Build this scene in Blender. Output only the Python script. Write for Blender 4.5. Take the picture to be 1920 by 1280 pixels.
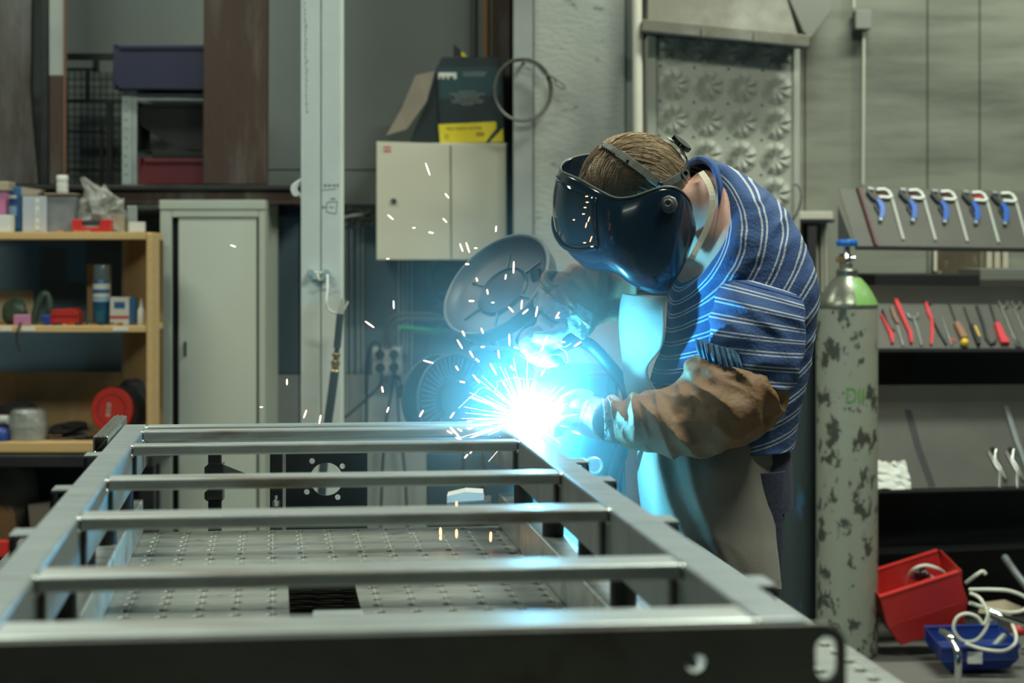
import bpy, bmesh, math, random
from mathutils import Vector, Matrix, noise
random.seed(7)
PI = math.pi
for _o in list(bpy.data.objects): bpy.data.objects.remove(_o)
SC = bpy.context.scene
COL = SC.collection
FPX, EYE, HOR = 3600.0, 1.35, 480.0
# ---------------------------------------------------------------- camera
cam_d = bpy.data.cameras.new('camera'); cam = bpy.data.objects.new('camera', cam_d); COL.objects.link(cam)
cam_d.sensor_width = 36.0; cam_d.lens = FPX/1920*36.0
cam_d.shift_y = -(640-HOR)/1920.0
cam.location = (0, 0, EYE); cam.rotation_euler = (PI/2, 0, 0)
cam_d.clip_start = 0.05; cam_d.clip_end = 60
cam_d.dof.use_dof = True; cam_d.dof.focus_distance = 3.65; cam_d.dof.aperture_fstop = 4.8
SC.camera = cam
# ---------------------------------------------------------------- world, exposure
wd = bpy.data.worlds.new('world'); SC.world = wd; wd.use_nodes = True
wd.node_tree.nodes['Background'].inputs[0].default_value = (0.55, 0.7, 0.65, 1)
wd.node_tree.nodes['Background'].inputs[1].default_value = 0.02
SC.view_settings.view_transform = 'Standard'; SC.view_settings.look = 'None'
SC.view_settings.gamma = 1.0; SC.view_settings.use_curve_mapping = False
SC.view_settings.exposure = 0.24
SC.cycles.max_bounces = 6; SC.cycles.volume_bounces = 0
SC.cycles.sample_clamp_indirect = 4.0
SC.cycles.volume_step_rate = 1.5; SC.cycles.volume_max_steps = 128
# ---------------------------------------------------------------- lights
ARC = Vector(((986-960)/FPX*3.475, 3.475, EYE-(784-HOR)/FPX*3.475))
def area(name, loc, size, power, color, rot=(0,0,0)):
    l = bpy.data.lights.new(name, 'AREA'); l.shape='RECTANGLE'; l.size=size[0]; l.size_y=size[1]
    l.energy=power; l.color=color
    o = bpy.data.objects.new(name, l); o.location=loc; o.rotation_euler=rot; COL.objects.link(o); return o
LAMPS = [(-2.0,3.5,62),(1.5,3.2,118),(-2.4,6.3,50),(1.9,6.2,100),(0.2,-1.4,4)]
for (x,y,p) in LAMPS:
    area('ceiling_lamp_light', (x,y,4.12), (1.5,0.35), p, (0.93,1.0,0.86))
arc_l = bpy.data.lights.new('welding_arc_light','POINT'); arc_l.energy = 37; arc_l.color=(0.03,0.58,1.0); arc_l.shadow_soft_size=0.012
arc_o = bpy.data.objects.new('welding_arc_light', arc_l); arc_o.location = ARC+Vector((0.013,0.002,0.004)); COL.objects.link(arc_o)

arc_w = bpy.data.lights.new('arc_white_light','POINT'); arc_w.energy = 2.4; arc_w.color=(1.0,0.95,0.9); arc_w.shadow_soft_size=0.012
arc_p = bpy.data.objects.new('arc_white_light', arc_w); arc_p.location = arc_o.location; COL.objects.link(arc_p)
# ---------------------------------------------------------------- helpers
def W(px, py, D): return Vector(((px-960)/FPX*D, D, EYE-(py-HOR)/FPX*D))
def S(n, D): return n/FPX*D
TH = math.atan(450/3600.0); CT, ST = math.cos(TH), math.sin(TH)
MF = Matrix(((CT,-ST,0,0),(ST,CT,0,0),(0,0,-1,EYE),(0,0,0,1)))   # frame space: u across, v along, h below the eye
def F(u, v, h): return MF @ Vector((u,v,h))
MATS = {}
def mat(name, col, rough=0.6, metal=0.0, col2=None, scale=8.0, amt=0.5, bump=0.0, bscale=40.0, stretch=(1,1,1),
        col3=None, scale3=3.0, thr=0.6, emit=None, estr=0.0, alpha=1.0, trans=0.0, spec=0.5, soft=0.08, detail=4.0, coat=0.0):
    m = bpy.data.materials.new(name); m.use_nodes = True; nt=m.node_tree; N=nt.nodes; L=nt.links
    b = N['Principled BSDF']; b.inputs['Base Color'].default_value=(*col,1)
    b.inputs['Roughness'].default_value=rough; b.inputs['Metallic'].default_value=metal
    b.inputs['Specular IOR Level'].default_value=spec; b.inputs['Alpha'].default_value=alpha
    b.inputs['Transmission Weight'].default_value=trans; b.inputs['Coat Weight'].default_value=coat
    if emit: b.inputs['Emission Color'].default_value=(*emit,1); b.inputs['Emission Strength'].default_value=estr
    tc=N.new('ShaderNodeTexCoord'); mp=N.new('ShaderNodeMapping'); mp.inputs['Scale'].default_value=stretch
    L.new(tc.outputs['Object'], mp.inputs['Vector'])
    last=None
    if col2 is not None:
        n=N.new('ShaderNodeTexNoise'); n.inputs['Scale'].default_value=scale; n.inputs['Detail'].default_value=detail
        L.new(mp.outputs['Vector'], n.inputs['Vector'])
        r=N.new('ShaderNodeMapRange'); r.inputs[1].default_value=0.5-amt*0.4; r.inputs[2].default_value=0.5+amt*0.4
        L.new(n.outputs['Fac'], r.inputs[0])
        mx=N.new('ShaderNodeMix'); mx.data_type='RGBA'; mx.inputs[6].default_value=(*col,1); mx.inputs[7].default_value=(*col2,1)
        L.new(r.outputs[0], mx.inputs[0]); last=mx.outputs[2]
    if col3 is not None:
        n3=N.new('ShaderNodeTexNoise'); n3.inputs['Scale'].default_value=scale3; n3.inputs['Detail'].default_value=8; n3.inputs['Roughness'].default_value=0.65
        L.new(mp.outputs['Vector'], n3.inputs['Vector'])
        r=N.new('ShaderNodeMapRange'); r.inputs[1].default_value=thr-soft/2; r.inputs[2].default_value=thr+soft/2
        L.new(n3.outputs['Fac'], r.inputs[0])
        mx=N.new('ShaderNodeMix'); mx.data_type='RGBA'; mx.inputs[7].default_value=(*col3,1)
        if last: L.new(last, mx.inputs[6])
        else: mx.inputs[6].default_value=(*col,1)
        L.new(r.outputs[0], mx.inputs[0]); last=mx.outputs[2]
    if last: L.new(last, b.inputs['Base Color'])
    if bump>0:
        nb=N.new('ShaderNodeTexNoise'); nb.inputs['Scale'].default_value=bscale; nb.inputs['Detail'].default_value=5
        L.new(mp.outputs['Vector'], nb.inputs['Vector'])
        bp=N.new('ShaderNodeBump'); bp.inputs['Strength'].default_value=bump; bp.inputs['Distance'].default_value=0.01
        L.new(nb.outputs['Fac'], bp.inputs['Height']); L.new(bp.outputs['Normal'], b.inputs['Normal'])
    MATS[name]=m; return m

class MB:
    """collects geometry in world coordinates; build() makes one mesh object"""
    def __init__(s, M=None): s.v=[]; s.f=[]; s.M=M; s.at=[]
    def add(s, vs, fs, M=None):
        k=len(s.v); M2 = M if M is not None else s.M
        for p in vs:
            p=Vector(p); s.v.append(M2@p if M2 is not None else p)
        s.f += [tuple(i+k for i in f) for f in fs]; return s
    def box(s, a, b, M=None):
        x0,y0,z0=a; x1,y1,z1=b
        vs=[(x0,y0,z0),(x1,y0,z0),(x1,y1,z0),(x0,y1,z0),(x0,y0,z1),(x1,y0,z1),(x1,y1,z1),(x0,y1,z1)]
        return s.add(vs,[(0,3,2,1),(4,5,6,7),(0,1,5,4),(1,2,6,5),(2,3,7,6),(3,0,4,7)],M)
    def bar(s, p, q, w, h, up=(0,0,1)):
        """box beam from p to q, w wide, h thick along up"""
        p=Vector(p); q=Vector(q); d=(q-p).normalized(); u=Vector(up); u=(u-d*u.dot(d)).normalized(); r=d.cross(u)
        vs=[]
        for c in (p,q):
            for (i,j) in ((-1,-1),(1,-1),(1,1),(-1,1)): vs.append(c+r*(i*w/2)+u*(j*h/2))
        return s.add(vs,[(0,1,2,3),(7,6,5,4),(0,4,5,1),(1,5,6,2),(2,6,7,3),(3,7,4,0)])
    def tube(s, pts, r, n=10, smooth=True, cap=True, M=None):
        """round tube along points; r number or list"""
        pts=[Vector(p) for p in pts]
        if smooth and len(pts)>2:
            rr = r if isinstance(r,(list,tuple)) else [r]*len(pts)
            P=[];R=[]
            for i in range(len(pts)-1):
                a=pts[max(i-1,0)];b=pts[i];c=pts[i+1];d=pts[min(i+2,len(pts)-1)]
                for k in range(5):
                    t=k/5; P.append(0.5*((2*b)+(-a+c)*t+(2*a-5*b+4*c-d)*t*t+(-a+3*b-3*c+d)*t**3)); R.append(rr[i]*(1-t)+rr[i+1]*t)
            P.append(pts[-1]); R.append(rr[-1]); pts=P; r=R
        m=len(pts); rr = r if isinstance(r,(list,tuple)) else [r]*m
        vs=[];u=None
        for i,p in enumerate(pts):
            d=(pts[min(i+1,m-1)]-pts[max(i-1,0)])
            d = d.normalized() if d.length>1e-9 else Vector((0,0,1))
            if u is None:
                u=d.orthogonal().normalized()
            u=(u-d*u.dot(d)); u = u.normalized() if u.length>1e-6 else d.orthogonal().normalized()
            w=d.cross(u)
            for k in range(n):
                a=2*PI*k/n; vs.append(p+(u*math.cos(a)+w*math.sin(a))*rr[i])
        fs=[]
        for i in range(m-1):
            for k in range(n):
                k2=(k+1)%n; fs.append((i*n+k,i*n+k2,(i+1)*n+k2,(i+1)*n+k))
        if cap: fs.append(tuple(range(n-1,-1,-1))); fs.append(tuple(range((m-1)*n,m*n)))
        return s.add(vs,fs,M)
    def cyl(s, p, q, r, r2=None, n=16): return s.tube([p,q],[r, r if r2 is None else r2],n,smooth=False)
    def lathe(s, prof, o, axis=(0,0,1), n=24, M=None):
        """prof list of (radius, height)"""
        ax=Vector(axis).normalized(); u=ax.orthogonal().normalized(); w=ax.cross(u); o=Vector(o); vs=[];fs=[]
        m=len(prof)
        for (r,h) in prof:
            for k in range(n):
                a=2*PI*k/n; vs.append(o+ax*h+(u*math.cos(a)+w*math.sin(a))*max(r,1e-5))
        for i in range(m-1):
            for k in range(n):
                k2=(k+1)%n; fs.append((i*n+k,i*n+k2,(i+1)*n+k2,(i+1)*n+k))
        fs.append(tuple(range(n-1,-1,-1))); fs.append(tuple(range((m-1)*n,m*n)))
        return s.add(vs,fs,M)
    def ell(s, c, r, nu=16, nv=10, M=None):
        c=Vector(c); vs=[];fs=[]
        for i in range(nv+1):
            a=PI*i/nv
            for k in range(nu):
                b=2*PI*k/nu; vs.append(c+Vector((r[0]*math.sin(a)*math.cos(b),r[1]*math.sin(a)*math.sin(b),r[2]*math.cos(a))))
        for i in range(nv):
            for k in range(nu):
                k2=(k+1)%nu; fs.append((i*nu+k,(i+1)*nu+k,(i+1)*nu+k2,i*nu+k2))
        return s.add(vs,fs,M)
    def prism(s, poly, o, ex, ey, ez, t):
        """2-D polygon poly in axes ex,ey from origin o, extruded t along ez"""
        o=Vector(o);ex=Vector(ex);ey=Vector(ey);ez=Vector(ez).normalized(); n=len(poly)
        vs=[o+ex*x+ey*y for x,y in poly]+[o+ex*x+ey*y+ez*t for x,y in poly]
        fs=[tuple(range(n-1,-1,-1)),tuple(range(n,2*n))]+[(i,(i+1)%n,n+(i+1)%n,n+i) for i in range(n)]
        return s.add(vs,fs)
    def holed(s, outer, holes, o, ex, ey, ez, t):
        """polygon with holes extruded (built with a bmesh triangle fill)"""
        bm=bmesh.new(); ed=[]
        for ring in [outer]+holes:
            vv=[bm.verts.new((x,y,0)) for x,y in ring]
            for i in range(len(vv)): ed.append(bm.edges.new((vv[i],vv[(i+1)%len(vv)])))
        bmesh.ops.triangle_fill(bm, edges=ed, use_beauty=True)
        bm.verts.index_update(); o=Vector(o);ex=Vector(ex);ey=Vector(ey);ez=Vector(ez).normalized()
        P=[o+ex*v.co.x+ey*v.co.y for v in bm.verts]; n=len(P)
        fs=[tuple(v.index for v in f.verts) for f in bm.faces]; bm.free()
        vs=P+[p+ez*t for p in P]
        fs=fs+[tuple(i+n for i in reversed(f)) for f in fs]
        k=0
        for ring in [outer]+holes:
            m=len(ring)
            for i in range(m): fs.append((k+i,k+(i+1)%m,n+k+(i+1)%m,n+k+i))
            k+=m
        return s.add(vs,fs)
    def build(s, name, material, parent=None, smooth=False, bevel=0.0, attr=None, subsurf=0, fixn=True, seg=2):
        me=bpy.data.meshes.new(name); org=Vector((0,0,0))
        if parent is not None:
            org = wl(parent)
        elif s.v and s.M is not MF or True:
            if s.v:
                org=Vector((sum(p.x for p in s.v)/len(s.v), sum(p.y for p in s.v)/len(s.v), min(p.z for p in s.v)))
        me.from_pydata([p-org for p in s.v],[],s.f)
        if attr is not None:
            for an,vals in attr.items():
                a=me.attributes.new(an,'FLOAT','POINT'); a.data.foreach_set('value', vals)
        if fixn:
            bm=bmesh.new(); bm.from_mesh(me); bmesh.ops.recalc_face_normals(bm, faces=bm.faces); bm.to_mesh(me); bm.free()
        if smooth:
            me.polygons.foreach_set('use_smooth',[True]*len(me.polygons))
            try: me.set_sharp_from_angle(angle=math.radians(42))
            except Exception: pass
        me.materials.append(material if not isinstance(material,str) else MATS[material])
        o=bpy.data.objects.new(name,me); COL.objects.link(o)
        if parent is not None: o.parent=parent
        else: o.location=org
        if bevel>0:
            md=o.modifiers.new('bevel','BEVEL'); md.width=bevel; md.segments=seg; md.limit_method='ANGLE'; md.angle_limit=math.radians(50)
        if subsurf>0:
            md=o.modifiers.new('sub','SUBSURF'); md.levels=subsurf; md.render_levels=subsurf
        return o
WL={}
def wl(o):
    v=Vector(o.location); p=o.parent
    while p is not None: v=v+Vector(p.location); p=p.parent
    return v
def tag(o, label=None, cat=None, group=None, kind=None):
    if label: o['label']=label
    if cat: o['category']=cat
    if group: o['group']=group
    if kind: o['kind']=kind
    return o
def thing(name, label, cat, loc, group=None):
    o=bpy.data.objects.new(name,None); COL.objects.link(o); o.location=loc; o.empty_display_size=0.05
    return tag(o,label,cat,group)
def struct(o): o['kind']='structure'; return o
def text(name, body, loc, size, m, parent=None, rot=(PI/2,0,0), ext=0.0004, align='CENTER', sx=1.0):
    c=bpy.data.curves.new(name,'FONT'); c.body=body; c.size=size; c.extrude=ext; c.align_x=align; c.align_y='CENTER'
    c.materials.append(MATS[m]); o=bpy.data.objects.new(name,c); COL.objects.link(o)
    loc=Vector(loc)
    if parent is not None: o.parent=parent; loc=loc-wl(parent)
    me=bpy.data.meshes.new_from_object(o); bpy.data.objects.remove(o)
    o=bpy.data.objects.new(name,me); COL.objects.link(o)
    if parent is not None: o.parent=parent
    o.location=loc; o.rotation_euler=rot; o.scale=(sx,1,1); o['kind']='stuff'; return o
def circ(cx,cy,r,n=16,ry=None):
    ry=r if ry is None else ry
    return [(cx+r*math.cos(2*PI*i/n), cy+ry*math.sin(2*PI*i/n)) for i in range(n)]
def rrect(x0,y0,x1,y1,r,n=4):
    o=[]
    for (cx,cy,a0) in ((x1-r,y1-r,0),(x0+r,y1-r,90),(x0+r,y0+r,180),(x1-r,y0+r,270)):
        for k in range(n+1):
            a=math.radians(a0+90*k/n); o.append((cx+r*math.cos(a),cy+r*math.sin(a)))
    return o

# ---------------------------------------------------------------- materials
mat('wall_grey',(0.135,0.16,0.15),0.75,0,(0.19,0.215,0.195),1.3,0.9,0.25,14)
mat('wall_blue',(0.085,0.14,0.175),0.7,0,(0.11,0.165,0.195),1.6,0.9,0.2,14)
mat('wall_light',(0.27,0.28,0.225),0.8,0,(0.18,0.19,0.15),0.7,0.8,0.2,10,stretch=(0.35,1,2.2),col3=(0.085,0.09,0.07),scale3=1.3,thr=0.55,soft=0.2)
mat('wall_side',(0.09,0.10,0.09),0.8)
mat('wall_far',(0.045,0.05,0.048),0.8)
mat('floor_conc',(0.16,0.155,0.135),0.75,0,(0.09,0.09,0.08),2.5,0.8,0.3,20)
mat('ceiling_m',(0.13,0.14,0.13),0.8)
mat('concrete',(0.36,0.385,0.345),0.8,0,(0.29,0.315,0.285),3,0.8,0.4,34,stretch=(0.8,1,1.8),col3=(0.13,0.15,0.135),scale3=15,thr=0.655,soft=0.05)
mat('concrete_smooth',(0.31,0.335,0.31),0.7,0,(0.20,0.225,0.21),4,0.7,0.2,20)
mat('post_paint',(0.58,0.63,0.57),0.5,0,(0.49,0.54,0.49),5,0.7,0.15,30,col3=(0.2,0.2,0.16),scale3=16,thr=0.72)
mat('pencil',(0.12,0.14,0.14),0.8)
mat('rust',(0.030,0.018,0.012),0.65,0.2,(0.062,0.036,0.023),3.5,0.9,0.3,30,stretch=(3,3,0.5),col3=(0.13,0.14,0.135),scale3=1.8,thr=0.66,soft=0.3)
mat('rust_grey',(0.05,0.032,0.022),0.55,0.3,(0.045,0.028,0.018),2.5,0.9,0.3,30,stretch=(3,3,0.6),col3=(0.16,0.175,0.165),scale3=1.4,thr=0.55,soft=0.3)
mat('dark_steel',(0.018,0.021,0.022),0.5,0.5,(0.035,0.037,0.036),12,0.6)
mat('black',(0.008,0.010,0.012),0.45,0)
mat('black_gloss',(0.006,0.008,0.01),0.12,0,coat=0.4)
mat('black_matte',(0.012,0.013,0.013),0.85)
mat('locker_paint',(0.40,0.44,0.375),0.45,0,(0.34,0.385,0.33),2.0,0.8,0.05,20)
mat('locker_door_m',(0.47,0.51,0.44),0.42,0,(0.42,0.465,0.40),1.4,0.8,stretch=(1,1,0.4))
mat('cabinet_paint',(0.51,0.505,0.395),0.5,0,(0.45,0.45,0.355),2.5,0.8,0.03,30)
mat('wood_edge',(0.62,0.41,0.175),0.55,0,(0.52,0.34,0.14),9,0.7,stretch=(0.4,2,6))
mat('wood_ply',(0.30,0.195,0.085),0.6,0,(0.22,0.14,0.06),7,0.8,stretch=(3,3,0.5))
mat('galv',(0.42,0.48,0.45),0.4,0.5,(0.33,0.38,0.36),20,0.6)
mat('navy_plastic',(0.008,0.010,0.035),0.5,0,(0.011,0.013,0.042),3,0.6)
mat('red_plastic',(0.60,0.035,0.025),0.42,0,(0.46,0.022,0.02),6,0.7)
mat('dark_red_plastic',(0.10,0.005,0.010),0.5,0,(0.075,0.005,0.008),5,0.6)
mat('blue_plastic',(0.012,0.045,0.25),0.4,0,(0.009,0.03,0.16),7,0.7)
mat('steel_raw',(0.30,0.34,0.335),0.50,0.7,(0.19,0.215,0.215),9,0.9,0.12,60,stretch=(1,4,1),col3=(0.13,0.10,0.075),scale3=7,thr=0.66,soft=0.14)
mat('steel_bar',(0.64,0.69,0.66),0.42,0.95,(0.44,0.48,0.465),14,0.8,0.06,60,stretch=(0.5,3,3),col3=(0.30,0.21,0.14),scale3=5,thr=0.63,soft=0.2)
mat('steel_dark',(0.20,0.21,0.185),0.5,0.5,(0.115,0.12,0.105),6,0.9,0.15,30,col3=(0.09,0.06,0.045),scale3=5,thr=0.6,soft=0.2)
mat('steel_shiny',(0.62,0.64,0.60),0.25,0.95,(0.45,0.47,0.45),20,0.6)
mat('chrome',(0.7,0.72,0.7),0.12,1.0)
mat('brass',(0.55,0.42,0.2),0.3,0.9)
mat('copper',(0.75,0.33,0.14),0.3,0.9)
mat('white_plastic',(0.62,0.64,0.58),0.45,0,(0.55,0.57,0.52),8,0.5)
mat('cream_pipe',(0.60,0.585,0.48),0.5,0,(0.52,0.50,0.41),4,0.6)
mat('white_paint',(0.42,0.47,0.45),0.6,0,(0.34,0.38,0.36),8,0.6)
mat('panel_paint',(0.335,0.345,0.285),0.6,0,(0.28,0.29,0.24),2.5,0.8,0.1,20)
mat('hood_paint',(0.15,0.145,0.105),0.65,0,(0.09,0.085,0.06),3,0.9,0.3,15,col3=(0.24,0.24,0.2),scale3=2,thr=0.62,soft=0.2)
mat('duct_light',(0.23,0.235,0.20),0.6,0,(0.17,0.175,0.15),2,0.8)
mat('cardboard',(0.19,0.165,0.125),0.85,0,(0.15,0.13,0.10),6,0.6)
mat('cardboard_light',(0.36,0.30,0.2),0.85,0,(0.30,0.25,0.17),6,0.6)
mat('box_black',(0.012,0.02,0.024),0.4,0,(0.018,0.035,0.04),3,0.7)
mat('box_teal',(0.02,0.075,0.08),0.4,0,(0.012,0.03,0.04),3,0.7)
mat('label_yellow',(0.66,0.54,0.02),0.5)
mat('label_white',(0.62,0.63,0.57),0.6)
mat('label_red',(0.55,0.05,0.04),0.5)
mat('print_grey',(0.36,0.40,0.38),0.6)
mat('box_lilac',(0.36,0.40,0.47),0.6,0,(0.42,0.42,0.42),6,0.7)
mat('box_greyprint',(0.20,0.215,0.22),0.65,0,(0.13,0.14,0.15),30,0.8)
mat('pink_print',(0.5,0.12,0.27),0.6,0,(0.3,0.2,0.3),12,0.6)
mat('blue_print',(0.02,0.10,0.24),0.5,0,(0.03,0.14,0.30),8,0.6)
mat('pale_blue',(0.30,0.50,0.62),0.5)
mat('plastic_film',(0.42,0.43,0.38),0.22,0,(0.25,0.26,0.23),18,0.8,0.8,35,alpha=0.62,spec=0.9)
mat('foam_red',(0.52,0.04,0.05),0.8)
mat('tray_grey',(0.078,0.077,0.062),0.6,0.1,(0.055,0.055,0.045),6,0.8,0.08,40)
mat('tray_black',(0.012,0.013,0.014),0.6)
mat('maroon',(0.075,0.012,0.016),0.6)
mat('clamp_blue',(0.02,0.10,0.42),0.35,0,(0.015,0.08,0.33),20,0.5)
mat('yellow_tool',(0.65,0.42,0.03),0.4)
mat('brown_tool',(0.22,0.11,0.06),0.5)
mat('cyl_cream',(0.31,0.32,0.245),0.5,0.0,(0.24,0.255,0.20),2.5,0.8,0.15,40,col3=(0.055,0.06,0.045),scale3=19,thr=0.565,soft=0.03,stretch=(1,1,0.7))
mat('cyl_bare',(0.20,0.21,0.165),0.3,0.6,(0.11,0.115,0.09),9,0.9,0.2,30)
mat('cyl_green',(0.12,0.30,0.05),0.45,0,(0.20,0.36,0.12),14,0.8,col3=(0.38,0.45,0.33),scale3=22,thr=0.60)
mat('cyl_dark',(0.065,0.085,0.08),0.5,0.3,(0.035,0.045,0.045),3,0.9,0.2,30,stretch=(2,2,0.35),col3=(0.05,0.14,0.24),scale3=9,thr=0.62,soft=0.06)
mat('green_marker',(0.10,0.28,0.05),0.6)
mat('valve_blue',(0.01,0.12,0.45),0.35)
mat('socket_face',(0.50,0.51,0.47),0.5)
mat('green_handle',(0.02,0.24,0.08),0.4)
mat('cable_white',(0.62,0.62,0.50),0.5)
mat('cable_black',(0.01,0.011,0.012),0.5)
mat('hose_grey',(0.04,0.055,0.065),0.45)
mat('disc_red',(0.60,0.035,0.02),0.55,0,(0.50,0.03,0.02),6,0.6)
mat('disc_tan',(0.22,0.19,0.15),0.8,0,(0.15,0.125,0.10),8,0.7)
mat('spray_can',(0.03,0.22,0.38),0.25,0.4,(0.02,0.06,0.12),14,0.9,stretch=(0.3,0.3,2.2))
mat('can_glass',(0.12,0.17,0.18),0.15,0,alpha=0.8)
mat('table_steel',(0.27,0.28,0.25),0.42,0.7,(0.17,0.18,0.165),7,0.9,0.1,50,col3=(0.12,0.12,0.11),scale3=14,thr=0.62,soft=0.12)
mat('hole_dark',(0.01,0.01,0.01),0.8)
mat('hair',(0.40,0.30,0.18),0.45,0,(0.38,0.29,0.175),7,0.9,0.5,30,stretch=(1.2,4,9),col3=(0.11,0.075,0.045),scale3=5,thr=0.6,soft=0.16)
mat('skin',(0.56,0.33,0.25),0.5,0,(0.48,0.25,0.19),18,0.7,0.06,90)
mat('denim_blue',(0.02,0.09,0.17),0.75,0,(0.012,0.05,0.10),30,0.8,0.3,90)
mat('leather_brown',(0.23,0.12,0.04),0.68,0,(0.13,0.07,0.03),5,0.9,0.3,60,col3=(0.07,0.05,0.035),scale3=4,thr=0.62,soft=0.2)
mat('leather_grey',(0.27,0.26,0.215),0.85,0,(0.17,0.165,0.14),5,0.9,0.12,300,col3=(0.11,0.105,0.09),scale3=3,thr=0.62,soft=0.2)
mat('glove_grey',(0.34,0.35,0.34),0.7,0,(0.25,0.26,0.255),9,0.8,0.35,80)
mat('cuff_fleece',(0.36,0.37,0.36),0.9,0,(0.12,0.13,0.13),60,1.0,1.0,120)
mat('trouser',(0.03,0.035,0.065),0.85,0,(0.022,0.025,0.05),30,0.6,0.2,90)
mat('boot',(0.03,0.022,0.016),0.55)
mat('cream_strap',(0.55,0.52,0.38),0.7,0,(0.46,0.43,0.31),30,0.5)
mat('visor_dark',(0.005,0.006,0.008),0.10,0,coat=0.5,spec=0.7)
mat('gear_grey',(0.085,0.09,0.075),0.5,0,(0.06,0.065,0.055),30,0.5)
mat('gear_light',(0.33,0.35,0.31),0.5)
mat('machine_dark',(0.012,0.02,0.024),0.5,0.2,(0.02,0.03,0.035),6,0.7)
mat('machine_grey',(0.07,0.09,0.095),0.5,0.2,(0.05,0.06,0.065),6,0.7)
mat('lid_grey',(0.055,0.06,0.057),0.5,0,(0.04,0.045,0.043),4,0.7)
mat('gauge_face',(0.2,0.2,0.18),0.4)
mat('spark_hot',(1,0.7,0.5),0.5,emit=(1.0,0.60,0.44),estr=2.0)
mat('spark_orange',(1,0.5,0.2),0.5,emit=(1.0,0.36,0.14),estr=4)
mat('spark_white',(1,1,1),0.5,emit=(0.8,0.95,1.0),estr=6)
mat('trail_cyan',(0.5,0.9,1),0.5,emit=(0.35,0.85,1.0),estr=1.3)
mat('arc_core',(1,1,1),0.5,emit=(0.8,0.96,1.0),estr=60)
mat('lamp_glow',(1,1,1),0.5,emit=(0.93,1.0,0.88),estr=4)
# ================================================================ the setting
def sbox(name, a, b, m, bevel=0): return struct(MB().box(a,b).build(name,m,bevel=bevel))
sbox('floor',(-6,-4,-0.1),(6,8.1,0),'floor_conc')
sbox('ceiling',(-6,-4,5.0),(6,8.1,5.1),'ceiling_m')
wb=sbox('wall_back',(-6,8.02,0),(6,8.12,5),'wall_grey')
sbox('wall_left',(-6.1,-4,0),(-6,8.1,5),'wall_side')
sbox('wall_right',(6,-4,0),(6.1,8.1,5),'wall_side')
sbox('wall_front',(-6,-4.1,0),(6,-4,5),'wall_far')
def wpanel(x0,y0,x1,y1,m,D=8.0,th=0.02):
    a=W(x0,y1,D); b=W(x1,y0,D)
    o=MB().box((a.x,D,max(a.z,0.005)),(b.x,D+th,b.z)).build('wall_panel',m,wb,bevel=0.003); return o
for (x0,x1) in ((-900,118),(120,384),(386,640),(642,884),(886,1209)):
    wpanel(x0,-900,x1,318,'wall_grey'); wpanel(x0,320,x1,404,'wall_grey')
for (x0,x1) in ((-900,300),(302,560),(562,800),(802,1209)): wpanel(x0,406,x1,700,'wall_blue')
for (x0,x1) in ((-900,300),(302,560),(562,800),(802,1209)): wpanel(x0,702,x1,1085,'white_paint')
for (x0,x1) in ((1211,1508),(1510,1738),(1740,1836),(1838,2030),(2032,2500)): wpanel(x0,-900,x1,1085,'wall_light')
# dark cable channel along the wall
tag(MB().box((W(488,403,7.96).x,7.93,W(0,403,7.96).z),(W(706,403,7.96).x,8.0,W(0,383,7.96).z)).build('cable_channel','black',bevel=0.004),
    'dark cable channel running along the wall behind the white post','channel')
# concrete column (structure) with smooth edges
D=7.42
cc=MB().box((W(1000,0,D).x,D,0),(W(1172,0,D).x,8.0,5)).build('column_concrete','concrete',bevel=0.006); struct(cc)
MB().box((W(962,0,D).x,D-0.012,0),(W(999,0,D).x,8.0,5)).build('column_edge','concrete_smooth',cc,bevel=0.006)
MB().box((W(1173,0,D).x,D+0.03,0),(W(1209,0,D).x,8.0,5)).build('column_edge','concrete_smooth',cc,bevel=0.006)
# white double channel post
D=6.0; a=W(564,0,D); m_=W(601.5,0,D); b=W(640,0,D)
post=thing('steel_post','white painted steel post with pencil marks between locker and wall cabinet','post',(m_.x,D+0.04,0))
for (x0,x1) in ((a.x,m_.x-0.0012),(m_.x+0.0012,b.x)):
    MB().box((x0,D,0),(x1,D+0.10,5)).build('channel','post_paint',post,bevel=0.004)
MB().box((m_.x-0.003,D+0.01,0),(m_.x+0.003,D+0.09,5)).build('seam','hole_dark',post)
# pencil drawings on the post
pd=MB()
def ln(pts,r=0.0011,D_=6.0,mb=None):
    for i in range(len(pts)-1): (mb or pd).cyl(W(pts[i][0],pts[i][1],D_-0.0006),W(pts[i+1][0],pts[i+1][1],D_-0.0006),r,n=5)
ln([(606,348),(636,347)]);ln([(604,357),(630,354)])
for x in (610,618,627,634): ln([(x,344),(x-1,352)])
ln([(613,379),(632,378),(630,401),(612,398),(613,379)]);ln([(617,389),(620,387),(622,390),(626,388)])
ln([(619,375),(622,371),(624,375),(627,371),(629,374)]);ln([(603,390),(606,387),(607,391),(610,386),(611,389)])
random.seed(3); yy=4
while yy<210:
    x=568+random.uniform(0,2)+yy*0.02; ln([(x,yy),(x+random.uniform(2,6),yy+random.uniform(1,4)),(x+1,yy+random.uniform(3,6))],0.0007); yy+=random.uniform(5,8)
pd.build('pencil_marks','pencil',post)
tb=MB()
for (x,y) in ((583,511),(612,511)): tb.cyl(W(x,y,6.0),W(x,y,5.965),0.011,n=8)
tb.cyl(W(583,511,5.975),W(614,512,5.975),0.004,n=8)
tb.tube([W(595,512,5.97),W(598,524,5.96),(W(604,524,5.96)),W(612,518,5.96),W(629,520,5.96)],0.0025,n=6)
tb.build('bolt','galv',post,smooth=True)
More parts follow.
